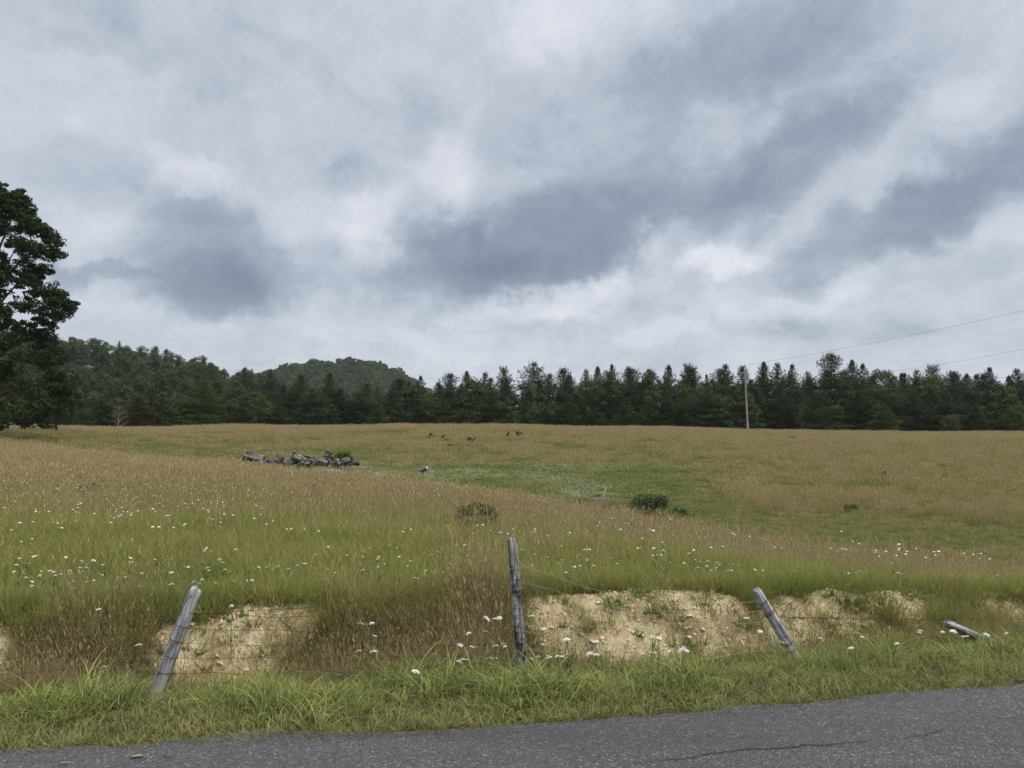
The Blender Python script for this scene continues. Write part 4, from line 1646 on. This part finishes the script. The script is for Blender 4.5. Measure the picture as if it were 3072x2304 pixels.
shrub(1026, 1383, 2.0, 1.75, 1500, 'bright green bush growing behind the right stumps of the heap', 40, 'bright', (.05, .09), d=60.3)
shrub(898, 1396, 1.1, .75, 420, 'small green weed bush in front of the middle of the heap', 41, 'bright', (.05, .09), 'weed_clump', 'weed clumps dotted over the field', d=57.8)


def mound(px, py, d, w, dep, h, mat, name, label, cat, seed):
    u, v = ray(px, py)
    x0, y0 = u * d, d
    n, k = 30, 8
    V, F = [(0, 0, h)], []
    r = np.random.default_rng(seed)
    for i in range(1, k + 1):
        f = i / k
        for j in range(n):
            a = j * 2 * math.pi / n
            z = h * (1 - f * f) * (1 + r.normal(0, .05)) + r.normal(0, .012)
            x, y = w * f * math.cos(a), dep * f * math.sin(a)
            g = z1(x0 + x, y0 + y) - z1(x0, y0)
            V.append((x, y, g + z - (.12 if i == k else 0)))
    for j in range(n):
        F.append((0, 1 + j, 1 + (j + 1) % n))
    for i in range(k - 1):
        for j in range(n):
            j2 = (j + 1) % n
            F.append((1 + i * n + j, 1 + (i + 1) * n + j, 1 + (i + 1) * n + j2, 1 + i * n + j2))
    mb = MB()
    mb.add(V, F)
    o = mb.build(name, M[mat], smooth=True)
    o.location = (x0, y0, z1(x0, y0))
    return tag(o, label, cat)


mound(978, 1398, 56.2, 1.9, 1.3, .42, 'gravel', 'gravel_mound', 'low grey gravel mound in front of the right end of the stump heap', 'mound', 3)
mound(1136, 1399, 57.0, .55, .35, .16, 'stone', 'flat_stone', 'flat pale stone in the clover between heap and lone stump', 'stone', 5)
gp = march(1808, 1490)
stk = MB()
stk.tube([(0, 0, -.1), (.12, 0, .3), (.26, .02, .62)], [.06, .055, .04], 7)
o = stk.build('broken_stake', M['straw'])
o.location = (gp[0], gp[1], z1(*gp))
tag(o, 'pale broken stake standing in the eroded gully', 'stake')

# ------------------------------------------------------------------ utility pole and lines
def utility_pole(px, py_base, py_top, d, lean, label):
    u, v = ray(px, py_base)
    x, y = u * d, d
    zb = z1(x, y)
    top = P3(px - 4, py_top, d)
    H = top.z - zb
    root = empty('utility_pole', (x, y, zb))
    tag(root, label, 'utility pole')
    mb = MB()
    s = np.linspace(-.05, 1, 12)
    mb.tube(np.stack([lean * s * H, np.zeros(12), s * H], 1), .17 - .06 * np.clip(s, 0, 1), 12)
    mb.build('pole', M['pole'], root, True)
    tx = lean * H
    mb = MB()
    mb.tube([(tx, 0, H - .25), (tx, 0, H + .18)], .05, 8)
    mb.tube([(tx, 0, H + .18), (tx, 0, H + .38)], [.09, .06], 8)
    mb.build('insulator', M['steel'], root)
    mb = MB()
    mb.tube([(tx, 0, H - .75), (tx + .35, 0, H - .70)], .045, 6)
    mb.tube([(tx + .35, 0, H - .82), (tx + .35, 0, H - .52)], [.08, .06], 8)
    mb.build('side_insulator', M['steel'], root)
    for q in (2.15, 3.1):
        mb = MB()
        mb.tube([(tx * (1 - q / H) - .14, -.14, H - q), (tx * (1 - q / H) + .26, -.14, H - q)], .035, 6)
        mb.build('clamp', M['steel'], root)
    return Vector((x, y, zb)), H, lean


PB, PH, PL = utility_pole(2244, 1288, 1102, 123.0, -.035, 'lone wooden utility pole at the field crest before the pines')


def at_pole(q):
    return PB + Vector((PL * (PH - q), -.12, PH - q))


def power_line(A, B, sag, label, rad=.018):
    s = np.linspace(0, 1, 40)
    p = np.array(A)[None] * (1 - s)[:, None] + np.array(B)[None] * s[:, None]
    p[:, 2] -= 4 * sag * s * (1 - s)
    mb = MB()
    mb.tube(p - np.array(A), rad, 5, cap=False)
    o = mb.build('power_line', M['cable'])
    o.location = A
    return tag(o, label, 'power line', 'overhead lines carried by the utility pole')


power_line(at_pole(-.35), P3(3420, 850, 70), .55, 'topmost overhead line running right from the pole top into the sky', .014)
power_line(at_pole(2.15), P3(3420, 968, 70), 1.55, 'middle overhead line sagging right from the pole across the pines', .013)
power_line(at_pole(3.1), P3(3420, 1065, 70), 1.75, 'lowest overhead line sagging right from the pole across the pines', .013)
power_line(at_pole(-.35), P3(-500, 1060, 150), 1.0, 'topmost overhead line running left from the pole over the hill', .006)
power_line(at_pole(.7), P3(-500, 1120, 150), 1.3, 'second overhead line running left from the pole over the forest', .006)
power_line(at_pole(2.15), P3(-500, 1155, 150), 1.8, 'third overhead line running left from the pole over the forest', .006)
power_line(at_pole(3.1), P3(-500, 1185, 150), 1.9, 'lowest overhead line running left from the pole over the forest', .006)

# ------------------------------------------------------------------ trees
def pine_parts(seed, H=14.0, wide=3.4, ragged=.3, gap=.0, bare_low=0.0, dens=1.0):
    """needle sprays on tiers of branches; returns the crown's quads and the wood."""
    r = np.random.default_rng(seed)
    wood = MB()
    wood.tube([(0, 0, -.4), (r.normal(0, .06), r.normal(0, .06), H * .5), (0, 0, H * .98)], [.20, .12, .02], 7)
    P, D, L, W, Hh = [], [], [], [], []
    z = .35 + bare_low * H
    ex = (.60, .85, .64, .95, .78, .66)[seed % 6]
    while z < H * .985:
        f = z / H
        prof = (1 - f) ** ex * (.72 + .28 * min(1, f / .16)) + .03
        nb = int(r.integers(4, 7))
        a0 = r.uniform(0, 6.28)
        tier = r.uniform(1 - ragged, 1 + ragged * .7)
        tone = r.random()
        for b in range(nb):
            if r.random() < gap:
                continue
            az = a0 + b * 2 * math.pi / nb + r.normal(0, .25)
            Lb = wide * prof * tier * r.uniform(.7, 1.15)
            up = np.interp(f, [0, .35, .75, 1], [-.10, .10, .40, 1.0]) + r.normal(0, .08)
            btone = np.clip(tone * .4 + r.random() ** 1.5 * .7, 0, 1)  # paler tone on some boughs paints them as lit
            dirv = np.array([math.cos(az) * math.cos(up), math.sin(az) * math.cos(up), math.sin(up)])
            st = np.array([0, 0, z])
            if Lb > .8:
                wood.tube([st, st + dirv * Lb * .55, st + dirv * Lb * .95 + np.array([0, 0, .1])], [.035, .022, .008], 3, cap=False)
            m = max(3, int(Lb * 4.2 * dens))
            for s in np.linspace(.12 if f > .6 else .28, 1.0, m):
                base = st + dirv * Lb * s + np.array([0, 0, .12 * Lb * max(0, s - .6)])
                spread = .32 * Lb * (1 - s) + .13 - .08 * f
                for q in range(9 if f < .75 else 11):
                    off = r.normal(0, 1, 3) * np.array([spread, spread, .12 + .10 * f])
                    aa = az + r.normal(0, .8)
                    uu = up * .5 + r.normal(.22, .35)
                    P.append(base + off)
                    D.append((math.cos(aa) * math.cos(uu), math.sin(aa) * math.cos(uu), math.sin(uu)))
                    L.append(r.uniform(.26, .54) * (1 - .6 * f ** 3))
                    W.append(r.uniform(.06, .12) * (1 - .3 * f))
                    Hh.append(np.clip(btone * .8 + r.normal(0, .15), 0, 1))
        z += r.uniform(.50, .90) * (1 - .45 * f)
    P, D, L, W = np.array(P), np.array(D), np.array(L), np.array(W)
    n = len(P)
    side = np.cross(D, r.normal(0, 1, (n, 3)) * np.array([.7, .7, 1.2]))
    side /= np.linalg.norm(side, axis=1)[:, None] + 1e-9
    e = P + D * L[:, None]
    m_ = P + D * (L * .45)[:, None]
    V = np.stack([P, m_ - side * W[:, None], e, m_ + side * W[:, None]], 1)
    return V, np.array(Hh), wood


def broad_parts(seed, H=13.0, wide=4.2, per=46, size=(.16, .30), lobes=11):
    r = np.random.default_rng(seed)
    wood = MB()
    wood.tube([(0, 0, -.4), (r.normal(0, .15), r.normal(0, .15), H * .35), (r.normal(0, .3), r.normal(0, .3), H * .75)], [.26, .18, .05], 7)
    C, Rr = [], []
    for i in range(lobes):
        f = (i + .5) / lobes
        a = i * 2.4 + r.normal(0, .3)
        z = H * (.24 + .66 * f)
        rr = wide * math.sqrt(max(.05, 1 - ((f - .38) / .66) ** 2)) * .62
        c_ = np.array([rr * math.cos(a), rr * math.sin(a), z])
        wood.tube([(0, 0, z * .62), c_ * np.array([.5, .5, .86]), c_], [.09, .06, .02], 4, cap=False)
        k = 12
        lr = wide * r.uniform(.30, .44)
        d = r.normal(0, 1, (k, 3))
        d /= np.linalg.norm(d, axis=1)[:, None]
        C += list(c_ + d * lr * np.array([.8, .8, .75]))
        Rr += list(lr * r.uniform(.34, .55, k))
    C += [np.array([0, 0, H * .94])]
    Rr += [wide * .25]
    V, h = leaf_cloud(C, Rr, per, size, .85, seed, .35)
    return V, h, wood


PINES = [pine_parts(300 + i, 14, w, rg, gp_, bl) for i, (w, rg, gp_, bl) in enumerate(((4.3, .3, 0, 0), (3.9, .25, .05, 0), (4.8, .4, .05, .0), (4.2, .35, .08, .02), (3.7, .3, .04, 0), (4.6, .45, .10, .03)))]
BROADS = [broad_parts(400 + i, 13, w) for i, w in enumerate((4.2, 3.6, 4.8))]


def tree_meshes(parts, matname, bark='bark', nm='x'):
    V, h, wood = parts
    return quads_mesh('crown', V, M[matname], h), wood.mesh('trunk', [M[bark]], True)


MESH = {}


def get_mesh(kind, i, mat, bark='bark'):
    key = (kind, i, mat, bark)
    if key not in MESH:
        MESH[key] = tree_meshes((PINES if kind == 'pine' else BROADS)[i], mat, bark)
    return MESH[key]


def tree(name, kind, i, mat, x, y, s, label, group=None, sxy=1.0, bark='bark', cat='tree', zoff=0.0, rz=None):
    cm, tm = get_mesh(kind, i, mat, bark)
    root = empty(name, (x, y, z1(x, y) + zoff), random.uniform(0, 6.28) if rz is None else rz)
    root.scale = (s * sxy, s * sxy, s)
    tag(root, label, cat, group)
    link(bpy.data.objects.new('crown', cm), root)
    link(bpy.data.objects.new('trunk', tm), root)
    return root


def tree_to(name, kind, i, mat, px, py_top, d, label, group=None, sxy=1.0, bark='bark'):
    """a tree at photo column px and distance d whose tip reaches photo row py_top."""
    u, v = ray(px, py_top)
    x, y = u * d, d
    h = EYE + v * d - z1(x, y)
    base = 14.0 if kind == 'pine' else 13.0
    s = h / base
    if kind == 'pine':
        sxy *= 1.25 * min(1.35, max(.8, 1.0 / s)) ** .5
    return tree(name, kind, i, mat, x, y, s, label, group, sxy, bark)


# the skyline pines, one by one: column, tip row, distance, mesh, width factor
SKY = [
    (812, 1110, 185, 3, .9, 'lone pine tip standing in the saddle between the two hills'),
    (905, 1128, 150, 0, 1.0, 'broad dark pine below the left shoulder of the round hill'),
    (990, 1120, 146, 1, 1.1, 'dense pine with a flat dark tip in front of the round hill'),
    (1100, 1152, 146, 2, 1.0, 'shorter pine under the summit of the round hill'),
    (1180, 1160, 145, 4, 1.0, 'short pine under the right side of the round hill'),
    (1262, 1130, 158, 3, .9, 'narrow pine at the right foot of the round hill'),
    (1350, 1124, 152, 0, 1.05, 'twin topped pine right of the round hill'),
    (1400, 1116, 155, 1, 1.0, 'pine between the round hill and the feathery tall pine'),
    (1455, 1118, 160, 4, 1.0, 'bushy pine left of the feathery tall pine'),
    (1512, 1106, 158, 2, .9, 'rounded pine directly left of the feathery tall pine'),
    (1603, 1089, 162, 5, 1.15, 'feathery tall pine with open branches on its right side'),
    (1690, 1109, 156, 0, 1.0, 'dense pine right of the feathery tall pine'),
    (1758, 1109, 160, 4, .85, 'slim pine tip, first of four slim tips'),
    (1793, 1102, 158, 1, .9, 'slim pine tip, second of four slim tips'),
    (1836, 1096, 160, 3, .95, 'slim pine tip, third and highest of four slim tips'),
    (1885, 1101, 158, 4, .95, 'slim pine tip, last of four slim tips'),
    (1948, 1112, 160, 0, .9, 'low round topped pine in the dip left of the twin pines'),
    (2006, 1098, 158, 1, 1.0, 'left one of the twin tall pines left of the utility pole'),
    (2066, 1097, 160, 2, 1.0, 'right one of the twin tall pines left of the utility pole'),
    (2120, 1126, 165, 3, .8, 'short pine in the gap left of the utility pole'),
    (2176, 1095, 158, 4, 1.15, 'full crowned pine just left of the utility pole'),
    (2228, 1103, 162, 0, .8, 'narrow pine directly behind the utility pole'),
    (2291, 1089, 150, 1, 1.1, 'dark pine just right of the utility pole'),
    (2332, 1090, 152, 4, 1.0, 'dark pine second to the right of the utility pole'),
    (2376, 1096, 156, 3, .95, 'sloping shouldered pine left of the open gap'),
    (2422, 1118, 165, 5, .8, 'short thin pine standing in the open gap'),
    (2492, 1066, 148, 0, 1.15, 'tallest pine of the row, spire tipped'),
    (2556, 1083, 149, 1, 1.0, 'blunt tall pine right of the tallest spire'),
    (2588, 1094, 150, 3, 1.0, 'narrow pine leaning on the blunt tall pine'),
    (2624, 1122, 156, 4, 1.0, 'low pine after the tall trio'),
    (2664, 1116, 160, 2, .95, 'pine left of the thin grey pine'),
    (2704, 1122, 165, 1, .9, 'pine under the middle line, right of the tall trio'),
    (2750, 1112, 172, 5, .8, 'thin greyish pine before the round dark one'),
    (2796, 1102, 160, 2, 1.05, 'round dark pine under the second overhead line'),
    (2858, 1118, 150, 0, 1.05, 'yellowish green pine left of the bluish pines'),
    (2900, 1124, 148, 1, 1.1, 'broad sloping pine in front of the bluish pines'),
    (2968, 1105, 172, 3, 1.2, 'bluish dark pine with a wide crown'),
    (3050, 1108, 172, 4, 1.25, 'bluish dark pine at the right picture edge'),
    (3130, 1100, 165, 0, 1.1, 'dark pine cut by the right picture edge'),
]
for px, py, d, i, sx, lb in SKY:
    tree_to('pine_tree', 'pine', i, 'pine', px, py, d, lb, 'pines of the skyline along the far field edge', sx)

# lower pines and broadleaf trees standing before and between them
MARKS = [(40, 'big dark tree on the left'), (355, 'bare grey dead tree'), (415, 'browning conifer'), (612, 'yellowish pine with drooping tiers'), (720, 'foot of the left hill')]
SHORT = ['saddle pine tip', 'broad pine under the left shoulder', 'flat tipped dense pine', 'summit foot pine', 'short pine below the hill', 'narrow hill foot pine', 'twin topped pine', 'pine past the twin top', 'bushy pine', 'rounded pine',
         'feathery tall pine', 'dense pine by the feathery one', 'first slim tip', 'second slim tip', 'third slim tip', 'last slim tip', 'low round topped pine', 'left twin pine', 'right twin pine', 'short gap pine', 'full crowned pine',
         'narrow pine behind the pole', 'first dark pine past the pole', 'second dark pine past the pole', 'sloping shouldered pine', 'thin gap pine', 'tallest spire', 'blunt tall pine', 'leaning narrow pine', 'low pine after the trio',
         'pine by the thin grey one', 'middle line pine', 'thin greyish pine', 'round dark pine', 'yellowish green pine', 'broad sloping pine', 'bluish wide pine', 'bluish edge pine', 'edge cut pine']
MARKS += [(q[0], n_) for q, n_ in zip(SKY, SHORT)]


def beside(px):
    mx, nm = min(MARKS, key=lambda q: abs(q[0] - px))
    side = 'before the' if abs(mx - px) < 12 else ('right of the' if px > mx else 'left of the')
    return side + ' ' + nm


r2 = random.Random(77)
for k, px in enumerate(np.arange(-160, 3330, 40)):
    px = px + r2.uniform(-22, 22)
    d = r2.uniform(136, 146)
    hi = np.interp(px, [0, 300, 700, 1000, 1300, 2000, 2300, 2600, 3100], [1190, 1180, 1165, 1185, 1190, 1180, 1170, 1180, 1185]) + r2.uniform(-22, 38)
    c_ = r2.random()
    if c_ < .72 or 2250 < px < 2800:
        tree_to('pine_tree', 'pine', r2.randrange(6), 'pine', px, hi, d, 'low pine ' + beside(px) + ', boughs to the ground', 'low pines along the front of the wood', r2.uniform(1.1, 1.4))
    else:
        tree_to('broadleaf_tree', 'broad', r2.randrange(3), 'broad', px, hi + 10, d, 'low dark broadleaf tree ' + beside(px), 'low broadleaf trees along the front of the wood', r2.uniform(.9, 1.2))
for k, px in enumerate(np.arange(-200, 3400, 58)):
    px = px + r2.uniform(-22, 22)
    hi = np.interp(px, [0, 300, 700, 1000, 1300, 2000, 2300, 2600, 3100], [1150, 1140, 1140, 1160, 1136, 1118, 1114, 1120, 1126]) + r2.uniform(-12, 26)
    if k % 3 == 1 and not 2250 < px < 2640:
        tree_to('broadleaf_tree', 'broad', r2.randrange(3), 'broad', px, hi + 4, r2.uniform(148, 156), 'round broadleaf crown ' + beside(px) + ' in the second row', 'broadleaf trees of the second row', r2.uniform(.8, 1.15))
    else:
        tree_to('pine_tree', 'pine', r2.randrange(6), 'pine', px, hi, r2.uniform(148, 156), 'middle sized pine ' + beside(px) + ' in the second row', 'middle sized pines of the wood', r2.uniform(.95, 1.3))
for k, px in enumerate(np.arange(-300, 3460, 62)):
    px = px + r2.uniform(-25, 25)
    d = r2.uniform(166, 190)
    tree_to('pine_tree', 'pine', r2.randrange(6), 'pine', px, np.interp(px, [0, 700, 1000, 1300, 3200], [1140, 1150, 1165, 1140, 1128]) + r2.uniform(-6, 26), d,
            'pine tip deep in the wood ' + beside(px), 'pines deep in the wood', r2.uniform(1.0, 1.25))
# trees that stand out
tree_to('broadleaf_tree', 'broad', 1, 'bright', 2052, 1150, 139, 'light green broadleaf tree with a pale forked trunk among the dark pines', None, .75, 'palebark')
tree_to('pine_tree', 'pine', 2, 'bright', 612, 1142, 137, 'yellowish green pine with drooping tiers below the left hill', None, 1.25)
tree_to('pine_tree', 'pine', 0, 'rust_leaf', 415, 1192, 136, 'browning conifer right of the bare dead tree', None, 1.5)
tree_to('pine_tree', 'pine', 4, 'bright', 2475, 1232, 134, 'small yellowish pine at the foot of the tallest pine', 'small yellowish pines before the wood', 1.5)
tree_to('pine_tree', 'pine', 1, 'bright', 2655, 1210, 134, 'small yellowish pine below the low pines right of the tall trio', 'small yellowish pines before the wood', 1.5)
tree_to('broadleaf_tree', 'broad', 0, 'bright', 3045, 1215, 128, 'pale green low tree at the right edge of the field', None, 1.2)
tree_to('broadleaf_tree', 'broad', 2, 'broad', 2850, 1245, 130, 'grey green round bush tree before the pines on the right', None, 1.3)


def dead_tree(px, py_base, py_top, d, label, spread=2.2, seed=3, tint='palebark', nb=16):
    r = np.random.default_rng(seed)
    u, v = ray(px, py_base)
    x, y = u * d, d
    zb = z1(x, y)
    H = P3(px, py_top, d).z - zb
    root = empty('dead_tree', (x, y, zb))
    tag(root, label, 'tree')
    mb = MB()
    mb.tube([(0, 0, -.2), (.08, 0, H * .5), (.02, 0, H)], [.10, .06, .015], 6)
    mb.build('trunk', M[tint], root)
    for i in range(nb):
        z = H * (.12 + .8 * i / nb)
        a = r.uniform(0, 6.28)
        L = spread * (1 - .65 * i / nb) * r.uniform(.7, 1.15)
        mb = MB()
        tip = np.array([L * math.cos(a), L * math.sin(a), z + L * r.uniform(.15, .7)])
        st = np.array([.06, 0, z])
        mb.tube([st, st * .5 + tip * .5 + np.array([0, 0, .12]), tip], [.035, .022, .008], 4)
        for q in range(3):
            s = r.uniform(.4, .9)
            b = st * (1 - s) + tip * s
            mb.tube([b, b + np.array([r.normal(0, .35), r.normal(0, .35), r.uniform(.1, .5)])], [.018, .006], 3)
        mb.build('branch', M[tint], root)


dead_tree(354, 1272, 1212, 131, 'bare grey dead tree in front of the wood on the left', 2.6)
dead_tree(2405, 1296, 1222, 132, 'bare brown dead conifer between the dark pines', 1.9, 9, 'bark', 26)

# trees of the left hill: each one a tree of its own
HG = 'trees covering the left hill'


def hill_spot(x, y):
    q = np.interp(x / y * FPX + 1536, [300, 520, 700], [0, 1.01, 2.01])
    band = 'on the foot' if y < 255 else ('half way up' if y < 315 else 'on the crest')
    col = 'behind the big dark tree' if x / y * FPX + 1536 < 230 else ('above the bare dead tree' if q < .6 else ('above the browning conifer' if q < 1.01 else ('above the yellowish tiered pine' if q < 2 else 'near the saddle by the round hill')))
    return band + (' the left hill ' if band.endswith('up') else ' of the left hill ') + col



hr = random.Random(9)
for k in range(320):
    y = hr.uniform(212, 345) if k < 240 else hr.uniform(320, 352)
    u = hr.uniform(-.78, -.235)
    x = u * y
    if np.interp(x, HILL_X, HILL_Z) < 2.0 and y > 240:
        continue
    if hr.random() < .70:
        tree('broadleaf_tree', 'broad', hr.randrange(3), 'broad', x, y, hr.uniform(.70, 1.12), 'round tree ' + hill_spot(x, y), HG, hr.uniform(.9, 1.15), zoff=-1.2)
    else:
        tree('pine_tree', 'pine', hr.randrange(6), 'pine', x, y, hr.uniform(.70, 1.08), 'pointed pine ' + hill_spot(x, y), 'pines on the left hill', hr.uniform(.95, 1.3), zoff=-.5)

# the round hill far behind reads as one wooded mass
c = source_collection('far_crowns')
for i in range(4):
    V_, h_, w_ = broad_parts(500 + i, 13, 5.0, 26, (.40, .75), 9)
    o_ = bpy.data.objects.new('far_crown_%d' % i, quads_mesh('far_crown', V_, M['broad'], h_))
    c.objects.link(o_)


def far_wood():
    xs, ys = [], []
    x = rng.uniform(-420, -40, 3000)
    y = rng.uniform(640, 960, 3000)
    k = np.interp(x, KNOB_X, KNOB_Z) > 3
    x, y = x[k], y[k]
    s = rng.uniform(.65, 1.3, len(x)) * (.75 + .5 * fbm(x, y, 40, 2, 141))
    scatter('far_hill_woods', 'far_crowns', x, y, s * 1.15, s * rng.uniform(.85, 1.2, len(x)), .08, -1.0)


far_wood()

# the big tree on the left
def big_tree():
    d = 75.0
    PXC = -45
    u, v = ray(PXC, 1275)
    x0, y0 = u * d, d
    zb = z1(x0, y0)
    rows = [545, 575, 610, 650, 690, 720, 760, 800, 832, 860, 900, 935, 962, 1000, 1050, 1100, 1150, 1205, 1250]
    edge = [10, 32, 52, 72, 130, 166, 158, 120, 80, 160, 198, 190, 142, 118, 155, 172, 205, 205, 165]
    zs = np.array([P3(0, r_, d).z for r_ in rows]) - zb
    rad = (np.array(edge) - PXC) / FPX * d
    zs, rad = zs[::-1], rad[::-1]
    H = zs[-1]
    r = np.random.default_rng(606)
    root = empty('oak_tree', (x0, y0, zb))
    tag(root, 'big dark leafy tree cut by the left picture edge, tallest of all', 'tree')
    wood = MB()
    wood.tube([(0, 0, -.5), (.15, .1, H * .3), (-.1, .2, H * .6), (.2, 0, H * .93)], [.62, .48, .28, .06], 10)
    C, Rr = [], []
    limbs = []
    for i in range(265):
        f = r.random() ** .9
        z = 1.4 + (H - 1.9) * f
        Rz = np.interp(z, zs, rad)
        a = r.uniform(0, 2 * math.pi)
        if i < 90:
            a = r.normal(0, .5)            # boughs towards the open field
        q = Rz * (r.uniform(.78, .92) if i < 190 else r.uniform(.3, .78))
        lr = r.uniform(.75, 1.35) * (1 if z < H * .85 else .8)
        q = min(q, Rz - lr * .55)
        c_ = np.array([q * math.cos(a), q * math.sin(a), z])
        k = 8
        dd = r.normal(0, 1, (k, 3))
        dd /= np.linalg.norm(dd, axis=1)[:, None]
        C += list(c_ + dd * lr * np.array([.75, .75, .42]))
        Rr += list(lr * r.uniform(.34, .55, k))
        if i % 13 == 0:
            limbs.append(c_)
    V, h = leaf_cloud(C, Rr, 34, (.10, .19), .6, 61, .25)
    link(bpy.data.objects.new('crown', quads_mesh('crown', V, M['oak'], h)), root)
    wood.build('trunk', M['bark'], root, True)
    for c_ in limbs:
        mb = MB()
        st = np.array([0, 0, max(1.2, c_[2] * .72)])
        mid = st * .45 + c_ * .55 + np.array([0, 0, .35])
        mb.tube([st, mid, c_], [.13, .08, .025], 5)
        mb.build('branch', M['bark'], root)
    # its lower neighbours
    tree_to('broadleaf_tree', 'broad', 0, 'broad', 178, 1075, 92, 'dark broadleaf tree tucked under the right side of the big tree', None, 1.0)
    tree_to('broadleaf_tree', 'broad', 2, 'broad', 30, 1080, 88, 'dark broadleaf tree under the middle of the big tree', None, 1.1)


big_tree()


# ------------------------------------------------------------------ the hazy summer air
def build_haze():
    m = bpy.data.materials.new('air')
    m.use_nodes = True
    N = Nodes(m.node_tree)
    N.n.clear()
    out = N.add('ShaderNodeOutputMaterial')
    v = N.add('ShaderNodeVolumePrincipled')
    v.inputs['Color'].default_value = (.86, .92, 1.0, 1)
    v.inputs['Density'].default_value = HAZE
    N.l.new(v.outputs[0], out.inputs['Volume'])
    mb = MB()
    x0, x1, y0, y1, z0, z1_ = -1700, 1700, -450, 2700, -8.0, 95.0
    mb.add([(x0, y0, z0), (x1, y0, z0), (x1, y1, z0), (x0, y1, z0), (x0, y0, z1_), (x1, y0, z1_), (x1, y1, z1_), (x0, y1, z1_)],
           [(3, 2, 1, 0), (4, 5, 6, 7), (0, 1, 5, 4), (1, 2, 6, 5), (2, 3, 7, 6), (3, 0, 4, 7)])
    o = mb.build('haze', m)
    o['kind'] = 'stuff'


build_haze()
